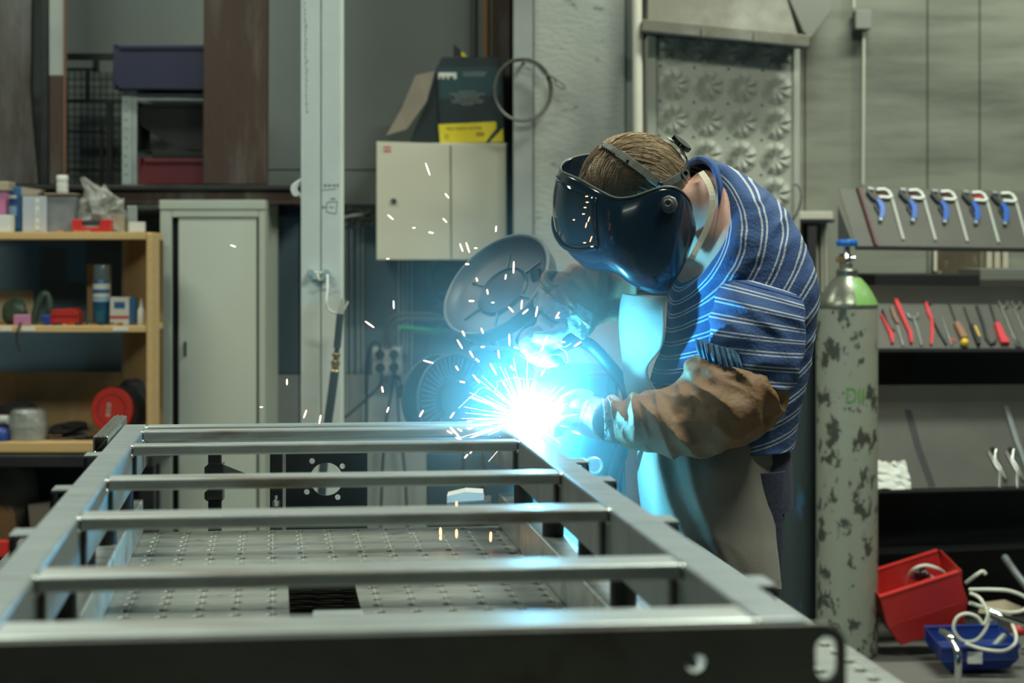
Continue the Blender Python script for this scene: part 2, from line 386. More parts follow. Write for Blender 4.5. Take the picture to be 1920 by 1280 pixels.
# white lump hanging at the left edge of the post
mb=MB()
for k in range(6): mb.tube([W(566-k*2,336+k*3,6.02),W(548+k*1.5,350+k*2,6.02),W(552+k,366-k*1.5,6.02),W(567,362+k*2,6.02)],0.0045,n=6)
tag(mb.build('cord_bundle','white_plastic',smooth=True),'knot of white cord tied on the left edge of the white post','cord')

for (x,y,p) in LAMPS:
    lm=thing('ceiling_lamp','long ceiling lamp above '+{-2.0:'the left of the table',1.5:'the welder',1.9:'the tool rack',-2.4:'the wooden shelf',0.2:'the aisle in front of the table'}[x],'lamp',(x,y,5.0))
    MB().box((x-0.8,y-0.2,4.16),(x+0.8,y+0.2,4.22)).build('housing','white_plastic',lm,bevel=0.01)
    MB().box((x-0.75,y-0.17,4.15),(x+0.75,y+0.17,4.159)).build('diffuser','lamp_glow',lm)
    for q in (-0.6,0.6): MB().cyl((x+q,y,4.22),(x+q,y,5.0),0.004,n=6).build('hanger','dark_steel',lm)
# ================================================================ welding table
u0,u1,v0,v1,hh=-0.44,0.727,1.10,3.50,0.495
table=thing('welding_table','perforated steel welding table under the ladder shaped frame','table',F(0.15,2.4,EYE))
gu=[];gv=[]
tt=MB()
P=0.05; ua=-0.151-0.025-5*P; va=3.425+0.025+P
def cell(ux,vy):
    cx,cy=ux+P/2,vy-P/2
    x0,x1=max(ux,u0),min(ux+P,u1); y0,y1=max(vy-P,v0),min(vy,v1)
    if x1-x0<0.002 or y1-y0<0.002: return
    vs=[];at=[]
    hole = x1-x0>P-0.01 and y1-y0>P-0.01
    if not hole:
        vs=[(x0,y0,hh),(x1,y0,hh),(x1,y1,hh),(x0,y1,hh)]; tt.add([MF@Vector(p) for p in vs],[(0,1,2,3)])
        for p in vs: gu.append(p[0]);gv.append(p[1])
        return
    n=12; out=[]
    for i in range(n):
        a=2*PI*(i+0.5)/n; c,s=math.cos(a),math.sin(a); k=1/max(abs(c),abs(s)); 
        out.append((min(max(cx+c*k*P/2,x0),x1),min(max(cy+s*k*P/2,y0),y1)))
    cor=[(x1,y1),(x0,y1),(x0,y0),(x1,y0)]
    vs=[(x,y,hh) for x,y in out]+[(x,y,hh) for x,y in cor]
    for (r,h) in ((0.0095,hh),(0.008,hh+0.0018),(0.008,hh+0.014)):
        for i in range(n):
            a=2*PI*(i+0.5)/n; vs.append((cx+r*math.cos(a),cy+r*math.sin(a),h))
    fs=[]
    for i in range(n):
        j=(i+1)%n
        fs.append((i,j,16+j,16+i))
        for q in (0,1): fs.append((16+12*q+i,16+12*q+j,28+12*q+j,28+12*q+i))
    # corner triangles: between the two outline points either side of each corner
    for q,cp in enumerate(cor):
        best=sorted(range(n),key=lambda i:(out[i][0]-cp[0])**2+(out[i][1]-cp[1])**2)[:2]
        fs.append((best[0],12+q,best[1]))
    tt.add([MF@Vector(p) for p in vs],fs)
    for p in vs: gu.append(p[0]);gv.append(p[1])
i=0
while ua+i*P<u1:
    j=0
    while va-j*P>v0:
        ux,vy=ua+i*P,va-j*P
        if not (abs(ux-0.049)<0.026 and 2.0<vy<2.95): cell(ux,vy)
        j+=1
    i+=1
m=mat('table_top_m',(0.25,0.26,0.225),0.5,0.3,(0.15,0.16,0.14),7,0.9,0.1,50,col3=(0.11,0.11,0.10),scale3=14,thr=0.62,soft=0.12)
nt=m.node_tree; N=nt.nodes; L=nt.links; B=N['Principled BSDF']; src=B.inputs['Base Color'].links[0].from_socket
acc=None
for an,ph in (('gu',0.001),('gv',0.0)):
    at=N.new('ShaderNodeAttribute'); at.attribute_name=an
    a=N.new('ShaderNodeMath'); a.operation='MULTIPLY'; a.inputs[1].default_value=20.0; L.new(at.outputs['Fac'],a.inputs[0])
    f=N.new('ShaderNodeMath'); f.operation='FRACT'; L.new(a.outputs[0],f.inputs[0])
    g=N.new('ShaderNodeMath'); g.operation='LESS_THAN'; g.inputs[1].default_value=0.035; L.new(f.outputs[0],g.inputs[0])
    if acc is None: acc=g.outputs[0]
    else:
        x=N.new('ShaderNodeMath'); x.operation='MAXIMUM'; L.new(acc,x.inputs[0]); L.new(g.outputs[0],x.inputs[1]); acc=x.outputs[0]
ml=N.new('ShaderNodeMath'); ml.operation='MULTIPLY'; ml.inputs[1].default_value=0.75; L.new(acc,ml.inputs[0])
mx=N.new('ShaderNodeMix'); mx.data_type='RGBA'; mx.inputs[7].default_value=(0.42,0.44,0.38,1); L.new(ml.outputs[0],mx.inputs[0]); L.new(src,mx.inputs[6]); L.new(mx.outputs[2],B.inputs['Base Color'])
top=tt.build('table_top','table_top_m',table,attr={'gu':gu,'gv':gv})
def fb(u_0,u_1,v_0,v_1,h_0,h_1,mb=None): 
    mb = mb or MB(MF); return mb.box((u_0,v_0,h_0),(u_1,v_1,h_1))
for (a,b,c,d) in ((u0,u0+0.012,v0,v1),(u1-0.012,u1,v0,v1)): fb(a,b,c,d,hh+0.001,hh+0.16).build('side_plate','table_steel',table,bevel=0.001)
for (c,d) in ((v0,v0+0.012),(v1-0.012,v1)): fb(u0+0.013,u1-0.013,c,d,hh+0.001,hh+0.16).build('end_plate','table_steel',table,bevel=0.001)
fb(u0+0.013,u1-0.013,v0+0.013,v1-0.013,hh+0.10,hh+0.106).build('bottom_plate','steel_dark',table)
for (a,c) in ((u0+0.03,v0+0.05),(u1-0.11,v0+0.05),(u0+0.03,v1-0.14),(u1-0.11,v1-0.14)):
    lg=fb(a,a+0.08,c,c+0.08,hh+0.161,EYE-0.012).build('leg','steel_dark',table,bevel=0.004)
    fb(a-0.02,a+0.10,c-0.02,c+0.10,EYE-0.012,EYE).build('foot','dark_steel',lg)
# ================================================================ lower frame on the table
low=thing('steel_workpiece','lower raw steel frame lying on the welding table under the ladder frame','frame',F(0.09,2.6,hh))
def tube_bar(name,par,a,b,m,bev=0.003): return fb(a[0],b[0],a[1],b[1],a[2],b[2]).build(name,m,par,bevel=bev)
for (a,b) in ((-0.27,-0.228),(0.411,0.455)):
    tube_bar('rail',low,(a,1.60,0.434),(b,3.49,0.494),'steel_bar')
    for v in (1.75,2.03,2.35,2.6,2.95,3.3):
        uu=(a+b)/2
        o=MB(MF).cyl((uu,v,0.3865),(uu,v,0.4335),0.017,n=16).build('spacer','black',low,smooth=True)
for v in (1.62,): tube_bar('crossbar',low,(-0.227,v,0.436),(0.410,v+0.05,0.492),'steel_dark')
# ================================================================ ladder frame
fr=thing('steel_workpiece','raw steel ladder frame with six crossbars being welded on the table','frame',F(0.09,2.6,0.39))
for (a,b) in ((-0.27,-0.228),(0.411,0.455)):
    tube_bar('rail',fr,(a,1.601,0.31),(b,3.60,0.386),'steel_raw',0.004)
for (v,w,hgt,mm) in ((1.602,0.068,0.030,'steel_bar'),(1.90,0.062,0.016,'steel_bar'),(2.325,0.062,0.016,'steel_bar'),(2.717,0.056,0.016,'steel_bar'),(3.198,0.044,0.017,'steel_bar'),(3.456,0.044,0.017,'steel_bar'),(3.552,0.047,0.05,'steel_bar')):
    tube_bar('crossbar',fr,(-0.2275,v,0.3105),(0.4105,v+w,0.3105+hgt),mm,0.003)
    for (uu,s) in ((-0.226,1),(0.409,-1)):
        for h in (0.313,0.3105+hgt):
            wbd=MB(MF)
            for q in range(5): wbd.ell((uu-s*0.002+random.uniform(-.001,.001),v-0.001+q*0.0012,h+random.uniform(-.001,.001)),(0.0035,0.003,0.0028),8,5)
            wbd.build('weld_bead','steel_shiny',fr,smooth=True)
# upright flat bars dropping from the crossbar ends
for v in (1.93,2.355,2.745,3.22):
    tube_bar('gusset',fr,(-0.2272,v,0.329),(-0.222,v+0.02,0.385),'rust_grey',0.001)
    tube_bar('gusset',fr,(0.4055,v,0.329),(0.4102,v+0.02,0.385),'rust_grey',0.001)
# clamp brackets outside the rails
for s,lst in ((-1,(3.085,2.635,2.215)),(1,(2.89,2.65,2.235,1.79))):
    for v in lst:
        e=-0.2705 if s<0 else 0.4555
        def bx(a,b,va_,vb_,ha,hb,mb): mb.box((min(e+s*a,e+s*b),va_,ha),(max(e+s*a,e+s*b),vb_,hb))
        mb=MB(MF); bx(0,0.024,v,v+0.055,0.314,0.318,mb); mb.build('bracket','steel_raw',fr,bevel=0.001)
        mb=MB(MF); bx(0.021,0.024,v,v+0.055,0.3185,0.385,mb); mb.build('bracket','dark_steel',fr,bevel=0.001)
# small box tube clamped outside the far left corner
st=thing('square_tube','short aluminium box tube clamped outside the far left corner of the frame','tube',F(-0.285,3.4,0.335))
oc=rrect(-0.0125,-0.0145,0.0125,0.0145,0.003); ic=rrect(-0.0095,-0.0115,0.0095,0.0115,0.002)
MB().holed(oc,[ic],F(-0.2845,3.27,0.3155),(CT,ST,0),(0,0,1),(-ST,CT,0),0.42).build('tube_wall','steel_shiny',st,bevel=0.0004,seg=1)
for s in (-0.004,0.004): MB(MF).box((-0.2845+s-0.0012,3.272,0.2992),(-0.2845+s+0.0012,3.69,0.3009)).build('groove','steel_shiny',st)
fb(-0.2955,-0.273,3.30,3.60,0.3315,0.386).build('spacer_block','black',st,bevel=0.002)
# front plate
O=F(0,1.585,0); EX=Vector((CT,ST,0)); EZ=Vector((-ST,CT,0))
outer=[(-0.62,-0.47),(0.485,-0.47),(0.485,-0.33)]+[(0.465+0.02*math.cos(math.radians(a)),-0.332+0.02*math.sin(math.radians(a))) for a in range(10,91,16)]+[(-0.62,-0.312)]
slot=[(0.4677+0.0095*math.cos(math.radians(a)),-0.333+0.0095*math.sin(math.radians(a))) for a in range(0,181,30)]+[(0.4677+0.0095*math.cos(math.radians(a)),-0.350+0.0095*math.sin(math.radians(a))) for a in range(180,361,30)]
MB().holed(outer,[slot,circ(0.355,-0.343,0.009,20),circ(-0.179,-0.358,0.009,20)],O,EX,(0,0,1),EZ,0.008).build('front_plate','steel_dark',fr,bevel=0.0008,seg=1)
MB(MF).lathe([(0.012,0),(0.012,0.006),(0.006,0.012),(0.004,0.03)],(-0.179,1.584,0.358),(0,-1,0),12).build('bolt','steel_shiny',fr,smooth=True)
MB(MF).lathe([(0.006,0),(0.006,0.004),(0.003,0.02)],(0.352,1.60,0.343),(0,-1,0),12).build('bolt','steel_shiny',fr,smooth=True)
# pale block seen in the slot of the table
tag(fb(0.05,0.112,2.16,2.40,0.44,0.494).build('steel_block','galv',bevel=0.003),'pale steel block on the table beside the slot','block')
# ================================================================ fixture behind the table
D=3.60
fx=thing('bracket_plate','dark steel plate with one big and four small round holes behind the frame','plate',W(612,1000,D)+Vector((0,0,-0.3)))
s=D/FPX
def pp(x,y): return ((x-612)*s,-(y-898)*s)
outer=[pp(536,1060),pp(688,1060),pp(688,800),pp(536,800)]
holes=[circ(0,0,31*s,28)]+[circ(*pp(x,y),5.5*s,12) for (x,y) in ((585,864),(642,874),(575,922),(633,932))]
MB().holed(outer,holes,W(612,898,D),(1,0,0),(0,0,1),(0,1,0),0.006).build('plate','dark_steel',fx,bevel=0.0005,seg=1)
MB().box(W(540,1800,D+0.01),W(560,806,D+0.05)).build('stand_leg','dark_steel',fx)
MB().box(W(664,1800,D+0.01),W(684,806,D+0.05)).build('stand_leg','dark_steel',fx)
def clamp_up(x0,x1,lab):
    c=thing('upright_clamp',lab,'clamp',W((x0+x1)/2,1100,3.6))
    MB().box(W(x0,1800,3.60),W(x1,812,3.615)).build('clamp_bar','black',c,bevel=0.001)
    return c
c=clamp_up(390,416,'black upright bar clamp in front of the pale locker')
for y in (882,929): MB().prism([(-0.034,-0.006),(-0.034,0.006),(-0.024,0.014),(0.0,0.014),(0.0,-0.010),(-0.03,-0.010)],W(417,y,3.592),(1,0,0),(0,0,1),(0,1,0),0.03).build('jaw','black_gloss',c,bevel=0.002)
MB().prism([(0,0),(0.055,-0.022),(0.0,-0.02)],W(417,870,3.605),(1,0,0),(0,0,1),(0,1,0),0.008).build('lever','steel_dark',c)
c=clamp_up(506,530,'black upright bar clamp beside the plate with round holes')
MB().lathe([(0.008,0),(0.008,0.01),(0.004,0.012),(0.004,0.02)],W(518,948,3.59),(0,0,1),10).build('bolt','chrome',c,smooth=True)
# ================================================================ background left: ledge, rusty plates, bins
def pbox(px0,py0,px1,py1,D,dep,m,name,par=None,bevel=0.0,mb=None):
    a=W(px0,py1,D); b=W(px1,py0,D)
    return (mb or MB()).box((a.x,D,a.z),(b.x,D+dep,b.z)).build(name,m,par,bevel=bevel)
def ppoly(pts,D,dep,m,name,par=None,bevel=0.0,ref=None,smooth=False):
    s=D/FPX; o=W(0,0,D)
    poly=[(x*s,-y*s) for x,y in pts]
    return MB().prism(poly,o,(1,0,0),(0,0,1),(0,1,0),dep).build(name,m,par,bevel=bevel,smooth=smooth)
led=thing('wall_ledge','brown steel ledge on the wall carrying rusty plates and bins','ledge',W(270,385,7.6))
pbox(-60,347,565,356,7.35,0.60,'dark_steel','shelf_plate',led,0.003)
pbox(-60,357,565,383,7.37,0.05,'rust','front_beam',led,0.004)
for x in (-20,150,300,545): 
    pbox(x,357,x+12,383,7.43,0.52,'rust','bracket',led)
def plate(name,lab,pts,D,dep,m):
    o=ppoly(pts,D,dep,m,name,bevel=0.004); return tag(o,lab,'steel plate')
plate('rusty_plate','wide rusty brown steel plate standing above the pale locker',[(386,-900),(506,-900),(500,346),(380,346)],7.42,0.05,'rust')
plate('rusty_plate','leftmost rusty plate with a pale patch, standing above the shelf',[(-120,-900),(66,-900),(58,180),(72,346),(-120,346)],7.60,0.03,'rust_grey')
ch=thing('steel_channel','narrow grey and rusty channel standing beside the leftmost rusty plate','channel',W(98,346,7.5))
pbox(76,-900,91,346,7.5,0.20,'dark_steel','web',ch,0.003)
pbox(92,-900,119,142,7.48,0.06,'concrete_smooth','flange',ch,0.003)
pbox(92,143,119,346,7.48,0.06,'rust','flange',ch,0.003)
pbox(119.3,-900,121.2,346,7.475,0.03,'brown_tool','edge_strip',ch)
# wire mesh panel
me=thing('wire_mesh_panel','black framed wire mesh panel behind the galvanised rack post','mesh panel',W(170,346,7.85))
for (x0,y0,x1,y1) in ((122,100,218,112),(122,127,180,132),(174,112,184,134),(160,132,166,186),(122,186,232,192),(122,244,200,248),(186,236,192,346),(200,192,210,346)):
    pbox(x0,y0,x1,y1,7.84,0.025,'dark_steel','bar',me)
for x in range(127,232,12): pbox(x,134,x+1.6,346,7.87,0.004,'dark_steel','wire',me)
for y in range(148,340,14): pbox(122,y,232,y+1.6,7.876,0.004,'dark_steel','wire',me)
# small rack with bins
rk=thing('storage_rack','galvanised slotted rack with bins between mesh panel and rusty plate','rack',W(320,346,7.6))
def upright(x0,x1,D,y0=165):
    s=D/FPX; o=W(0,0,D); hs=[circ((x0+7)*s,-(y)*s,2.0*s,8) for y in range(174,344,17)]
    MB().holed([(x0*s,-346*s),((x1-9)*s,-346*s),((x1-9)*s,-y0*s),(x0*s,-y0*s)],hs,o,(1,0,0),(0,0,1),(0,1,0),0.002).build('upright','galv',rk)
    a=W(x1-8.6,346,D); b=W(x1,y0,D); mb=MB(); mb.box((a.x,D,a.z),(a.x+0.0022,D+0.04,b.z)); mb.box((a.x+0.0022,D+0.004,a.z),(b.x,D+0.006,b.z)); mb.build('upright','galv',rk)
upright(229,256,7.52)
pbox(257,176,386,180,7.53,0.35,'galv','shelf',rk); pbox(257,181,386,188,7.53,0.004,'galv','shelf_lip',rk)
def bin_(name,lab,cat_g,pts,D,dep,m,inner):
    b=thing(name,lab,'bin',W((pts[0][0]+pts[1][0])/2,pts[0][1],D+dep/2))
    ppoly(pts,D,0.006,m,'front_wall',b,0.002)
    ppoly(pts,D+dep,0.006,m,'back_wall',b,0.002)
    a=min(p[0] for p in pts); c=max(p[0] for p in pts); y0=min(p[1] for p in pts); y1=max(p[1] for p in pts)
    s=D/FPX; 
    mb=MB(); mb.box(W(a+8,y1-0.5,D)+Vector((0,0.007,0)),W(c-4,y1-4,D)+Vector((0,dep-0.001,0))); mb.build('bottom',m,b)
    pbox(a,y0-1,a+5,y1-2,D+0.007,dep-0.008,m,'side_wall',b); pbox(c-5,y0-1,c,y1-2,D+0.007,dep-0.008,m,'side_wall',b)
    pbox(a+10,y0,c,y0+8,D-0.008,0.007,m,'rim',b,0.002)
    return b
bin_('plastic_bin','navy plastic bin on top of the galvanised rack',None,[(224,166),(400,168),(400,84),(226,86),(213,98),(212,152)],7.47,0.3,'navy_plastic',None)
bb=bin_('plastic_bin','black open bin leaning above the red bin in the rack',None,[(330,278),(400,285),(400,197),(268,193),(258,215),(262,235)],7.56,0.22,'black_matte',None)
bin_('plastic_bin','dark red plastic bin low in the galvanised rack',None,[(259,346),(400,346),(400,297),(274,297),(266,310)],7.50,0.28,'dark_red_plastic',None)
tag(ppoly([(282,296),(400,296),(400,284),(286,283)],7.55,0.2,'black_matte','folded_cloth',bevel=0.004),'black folded cloth lying on the dark red bin','cloth')
# ================================================================ locker
lk=thing('metal_locker','pale grey green metal locker between wooden shelf and white post','locker',W(398,1100,7.5)*1)
lk.location.z=0
D=7.30; a=W(300,0,D).x; b=W(497,0,D).x; zt=W(0,393,D).z
def zz(y,D=7.3): return EYE-(y-HOR)/FPX*D
MB().box((a,D+0.02,0.04),(a+0.012,D+0.40,zt)).build('side_wall','locker_paint',lk)
MB().box((b-0.012,D+0.02,0.04),(b,D+0.40,zt)).build('side_wall','locker_paint',lk)
MB().box((a+0.013,D+0.39,0.04),(b-0.013,D+0.40,zt)).build('back_wall','locker_paint',lk)
MB().box((a+0.013,D+0.02,0.04),(b-0.013,D+0.388,0.06)).build('bottom','locker_paint',lk)
MB().box((a-0.002,D-0.004,zt+0.001),(b+0.002,D+0.40,zz(375))).build('top','locker_paint',lk,bevel=0.003)
for (x0,x1) in ((300,322),(485,497)): MB().box((W(x0,0,D).x,D,0.0),(W(x1,0,D).x,D+0.019,zt)).build('front_frame','locker_paint',lk,bevel=0.003)
MB().box((W(322.4,0,D).x,D,zz(407)),(W(484.6,0,D).x,D+0.019,zt)).build('front_frame','locker_paint',lk,bevel=0.002)
MB().box((W(322.4,0,D).x,D,0.0),(W(484.6,0,D).x,D+0.019,0.08)).build('front_frame','locker_paint',lk)
dr=MB().box((W(334,0,D).x,D+0.006,0.09),(W(481,0,D).x,D+0.022,zz(409))).build('door','locker_door_m',lk,bevel=0.003)
MB().box((W(322.6,0,D).x,D+0.03,0.09),(W(333.6,0,D).x,D+0.033,zz(408))).build('door_gap','hole_dark',lk)
pbox(345,640,349,668,7.296,0.008,'dark_steel','handle',dr,0.001)
# ================================================================ wooden shelf on steel bench
D=6.9; sh=thing('wooden_shelf','open wooden shelf unit with beech edges standing on the steel bench','shelf',W(140,851,D+0.17))
X0=W(-260,0,D).x
def zD(y): return EYE-(y-HOR)/FPX*6.9
xr=W(285,0,D).x; xi=W(274,0,D).x
MB().box((xi,D,zD(850)),(xr,D+0.15,zD(436))).build('side_panel','wood_edge',sh,bevel=0.006)
MB().box((X0,D,zD(850)),(X0+0.02,D+0.34,zD(436))).build('side_panel','wood_edge',sh,bevel=0.003)
for (y0,y1,n) in ((435,448.5,0.0),(611,622.5,0),(829,848,0)):
    MB().box((X0+0.021,D,zD(y1)),(xi-0.001 ,D+0.34,zD(y0))).build('shelf_board','wood_edge',sh,bevel=0.002)
MB().box((W(228,0,7.24).x,D+0.345,zD(850)),(xi-0.001,D+0.352,zD(449))).build('back_panel','wood_ply',sh)
MB().box((X0,D+0.345,zD(828)),(W(227,0,7.24).x,D+0.352,zD(708))).build('back_panel','wood_ply',sh)
for (x0,x1) in ((0,22),(40,66),(211,241)): pbox(x0,612.5,x1,620,D-0.0012,0.001,'label_white','label',sh)
# items. top board
zt=zD(434.8)
def on(px,D): return Vector((W(px,0,D).x,D,zt))
def sbx(name,lab,cat,x0,y0,x1,D,dep,m,base=None,rot=0,group=None,bevel=0.002):
    bz=zt if base is None else base
    o=thing(name,lab,cat,Vector((W((x0+x1)/2,0,D).x,D+dep/2,bz)),group)
    w=S(x1-x0,D); h=EYE-(y0-HOR)/FPX*D-bz
    M=Matrix.Translation(Vector((W((x0+x1)/2,0,D).x,D+dep/2,bz)))@Matrix.Rotation(rot,4,'Z')
    MB(M).box((-w/2,-dep/2,0.0005),(w/2,dep/2,h)).build('box_body',m,o,bevel=bevel)
    return o,M,w,h
o,M,w,h=sbx('cardboard_box','open grey box with dense small print on the shelf top','box',88,368,138,6.98,0.12,'box_greyprint')
pbox(83,362,139,364.2,6.97,0.10,'cardboard_light','flap',o)
o,M,w,h=sbx('cardboard_box','lilac and white printed box on the shelf top, left of grey box','box',42,368,87,6.97,0.10,'box_lilac')
pbox(66,372,74,430,6.968,0.0012,'label_white','label_strip',o)
for y in (378,394,402,416): pbox(69,y,72,y+6,6.9665,0.001,'print_grey','print_mark',o)
tag(MB().prism([(0,0),(0.055,0),(0.075,0.02),(0.0,0.03)],W(40,366,6.98),(1,0,0),(0,0,1),(0,1,0),0.06).build('paper_flap','cardboard_light'),'torn cream paper flap lying on the lilac box','paper')
o,M,w,h=sbx('blue_box','dark blue box with white print at the left end of the shelf top','box',9,350,40,7.05,0.12,'blue_print')
pbox(16,366,31,372,7.048,0.0012,'label_white','print_band',o); pbox(16,386,31,405,7.048,0.0012,'pale_blue','print_band',o)
o,M,w,h=sbx('pink_box','pink printed pouch behind the small white carton','pouch',-14,356,11,7.0,0.1,'pink_print')
pbox(-14,340,16,357,6.99,0.1,'cardboard_light','top_fold',o,0.003)
o,M,w,h=sbx('white_carton','small white carton at the far left of the shelf top','box',-14,403,19,6.92,0.07,'label_white')
# white jar
jr=thing('white_jar','white plastic jar standing on the grey open box','jar',W(117,361.8,7.03))
MB().lathe([(0.0,0),(0.019,0.0),(0.021,0.004),(0.021,0.016),(0.0185,0.018),(0.021,0.020),(0.021,0.038),(0.018,0.041)],W(117,361.6,7.03),(0,0,1),20).build('jar_body','white_plastic',jr,smooth=True)
MB().lathe([(0.0205,0),(0.0215,0.003),(0.0215,0.020),(0.019,0.023)],W(117,361.6,7.03)+Vector((0,0,0.0415)),(0,0,1),20).build('lid','white_plastic',jr,smooth=True)
# crumpled plastic bag
mb=MB(); rings=[]; n=22; c=W(186,430,7.06)
prof=[(196,432,48),(190,415,44),(186,400,42),(184,385,38),(190,372,32),(184,360,22),(166,345,9),(154,333,3)]
vs=[];fs=[]
for j,(x,y,w2) in enumerate(prof):
    for k in range(n):
        a=2*PI*k/n; r=1+0.22*math.sin(5*a+j*1.3)+0.12*math.sin(9*a-j)
        p=W(x,y,7.06)+Vector((S(w2,7.06)*math.cos(a)*r,0.05*min(1,w2/30)*math.sin(a)*r,0.006*math.sin(3*a+j)))
        vs.append(p)
for j in range(len(prof)-1):
    for k in range(n): k2=(k+1)%n; fs.append((j*n+k,j*n+k2,(j+1)*n+k2,(j+1)*n+k))
mb.add(vs,fs)
for (x,y,x2,y2,w2) in ((196,372,196,346,16),(215,392,232,372,14)):
    vs=[];fs=[]
    for j in range(5):
        t=j/4
        for k in range(10):
            a=2*PI*k/10; r=(1-t)*1.0+0.08
            vs.append(W(x+(x2-x)*t,y+(y2-y)*t,7.05)+Vector((S(w2,7.05)*math.cos(a)*r*(1+.2*math.sin(3*a+j)),0.03*math.sin(a)*r,0.003*math.sin(4*a))))
    for j in range(4):
        for k in range(10): k2=(k+1)%10; fs.append((j*10+k,j*10+k2,(j+1)*10+k2,(j+1)*10+k))
    mb.add(vs,fs)
o=mb.build('plastic_bag','plastic_film',smooth=False); tag(o,'crumpled clear plastic bag on the shelf top beside the grey box','bag')
ft=zt-min((o.matrix_basis@v.co).z for v in o.data.vertices); o.location.z+=ft+0.001
# red holder
rc=thing('red_holder','small red U shaped plastic holder with a black ring on the shelf top','holder',Vector((W(172,0,6.95).x,6.97,zt)))
ppoly([(135,434.6),(207,434.6),(207,411),(190,411),(184,426),(154,426),(150,411),(135,411)],6.93,0.05,'red_plastic','holder_body',rc,0.002)
MB().tube([W(172,0,6.955)*Vector((1,1,0))+Vector((0.03*math.cos(t),0.012*math.sin(t),zt+0.035+0.004*math.sin(t))) for t in [i*2*PI/14 for i in range(15)]],0.006,8).build('ring','black',rc,smooth=True)
o,M,w,h=sbx('cardboard_box','small tan box behind the red holder','box',204,402,232,7.03,0.04,'cardboard_light')
o,M,w,h=sbx('metal_bracket','bent galvanised bracket with white end on the right of the shelf top','bracket',238,386,256,7.05,0.015,'galv')
pbox(242,416,270,434.4,6.94,0.03,'label_white','end_plate',o,0.001)
for i,(x,mt_) in enumerate(((106,'copper'),(112,'copper'),(139,'copper'),(148,'copper'),(157,'brass'),(163,'brass'))):
    oo=MB().cyl(Vector((W(x,0,6.925).x,6.925,zt+0.0035)),Vector((W(x+6,0,6.925).x,6.93,zt+0.0035)),0.003,n=8).build('contact_tip',mt_,smooth=True)
    tag(oo,'small copper welding tip lying along the front edge of the shelf top','tip','copper tips on the shelf top')
# middle shelf items
zm=zD(610.8)
def sb2(*a,**k): return sbx(*a,base=zm,**k)
o,M,w,h=sb2('wooden_offcut','brown cardboard sheet standing behind the spray can','cardboard',163,495,207,7.12,0.012,'wood_ply')
sc=thing('spray_can','tall blue and black spray can on the middle shelf','spray can',Vector((W(190,0,7.02).x,7.02,zm)))
c=sc.location
MB().lathe([(0.028,0.0005),(0.0305,0.004),(0.0305,0.155),(0.026,0.166),(0.018,0.172)],c,(0,0,1),24).build('can_body','spray_can',sc,smooth=True)
MB().lathe([(0.0285,0.160),(0.0285,0.215),(0.026,0.219),(0.0,0.219)],c,(0,0,1),24).build('cap','can_glass',sc,smooth=True)
MB().lathe([(0.0308,0.10),(0.0308,0.15)],c,(0,0,1),24).build('label','label_white',sc,smooth=True)
MB().lathe([(0.0311,0.085),(0.0311,0.098)],c,(0,0,1),24).build('label_band','pale_blue',sc,smooth=True)
MB().lathe([(0.0311,0.115),(0.0311,0.13)],c,(0,0,1),24).build('print_band','blue_print',sc,smooth=True)
o,M,w,h=sb2('small_carton','small white and blue carton right of the spray can','box',206,557,242,6.98,0.06,'label_white')
pbox(214,566,234,578,6.978,0.001,'blue_print','print_mark',o);pbox(206.5,592,241.5,597,6.978,0.001,'label_red','print_band',o);pbox(243,558,253,607,6.985,0.05,'blue_print','side_face',o)
gl=thing('glue_bottle','small white bottle with pointed nozzle at the right of the middle shelf','bottle',Vector((W(265,0,6.96).x,6.96,zm)))
c=gl.location
MB().lathe([(0.012,0.0005),(0.0135,0.003),(0.0135,0.052),(0.008,0.066)],c,(0,0,1),16).build('bottle_body','white_plastic',gl,smooth=True)
MB().lathe([(0.007,0.066),(0.006,0.072),(0.002,0.096)],c,(0,0,1),12).build('nozzle','white_plastic',gl,smooth=True)
rd=thing('red_case','dark red metal case on the middle shelf beside green goggles','case',Vector((W(120,0,7.0).x,7.0,zm)))
ppoly([(95,610),(147,610),(147,586),(140,578),(98,580),(95,588)],6.98,0.08,'red_plastic','case_body',rd,0.002)
pbox(96,592,146,594,6.978,0.0015,'dark_red_plastic','lid_seam',rd)
def blob(name,lab,cat,px,py,D,r,m,seed,parts=None,base=None,amp=0.25):
    o=thing(name,lab,cat,W(px,py,D)); c=W(px,py,D); mb=MB(); nu,nv=20,12; vs=[];fs=[]
    for i in range(nv+1):
        a=PI*i/nv
        for k in range(nu):
            b=2*PI*k/nu; d=Vector((math.sin(a)*math.cos(b),math.sin(a)*math.sin(b),math.cos(a)))
            q=1+amp*noise.noise(d*1.7+Vector((seed,seed*2,0)))+amp*0.5*noise.noise(d*4+Vector((seed,0,seed)))
            p=c+Vector((d.x*r[0]*q,d.y*r[1]*q,d.z*r[2]*q))
            if base is not None: p.z=max(p.z,base+0.0005)
            vs.append(p)
    for i in range(nv):
        for k in range(nu): k2=(k+1)%nu; fs.append((i*nu+k,(i+1)*nu+k,(i+1)*nu+k2,i*nu+k2))
    mb.add(vs,fs).build('body',m,o,smooth=True); return o
mat('goggle_green',(0.03,0.06,0.035),0.4,0,(0.07,0.10,0.07),30,0.8)
g=blob('safety_goggles','dark green goggles standing on the middle shelf','goggles',28,585,7.05,(0.045,0.03,0.05),'goggle_green',3,base=zm)
g2=thing('goggle_strap','dark green respirator half mask beside the red case','mask',Vector((W(85,0,7.05).x,7.05,zm)))
MB().tube([W(62,606,7.05),W(68,580,7.05),W(76,560,7.05),W(84,551,7.05),W(91,556,7.05),W(94,580,7.05),W(92,604,7.05)],[0.012,0.014,0.014,0.014,0.012,0.016,0.012],10).build('mask_shell','goggle_green',g2,smooth=True)
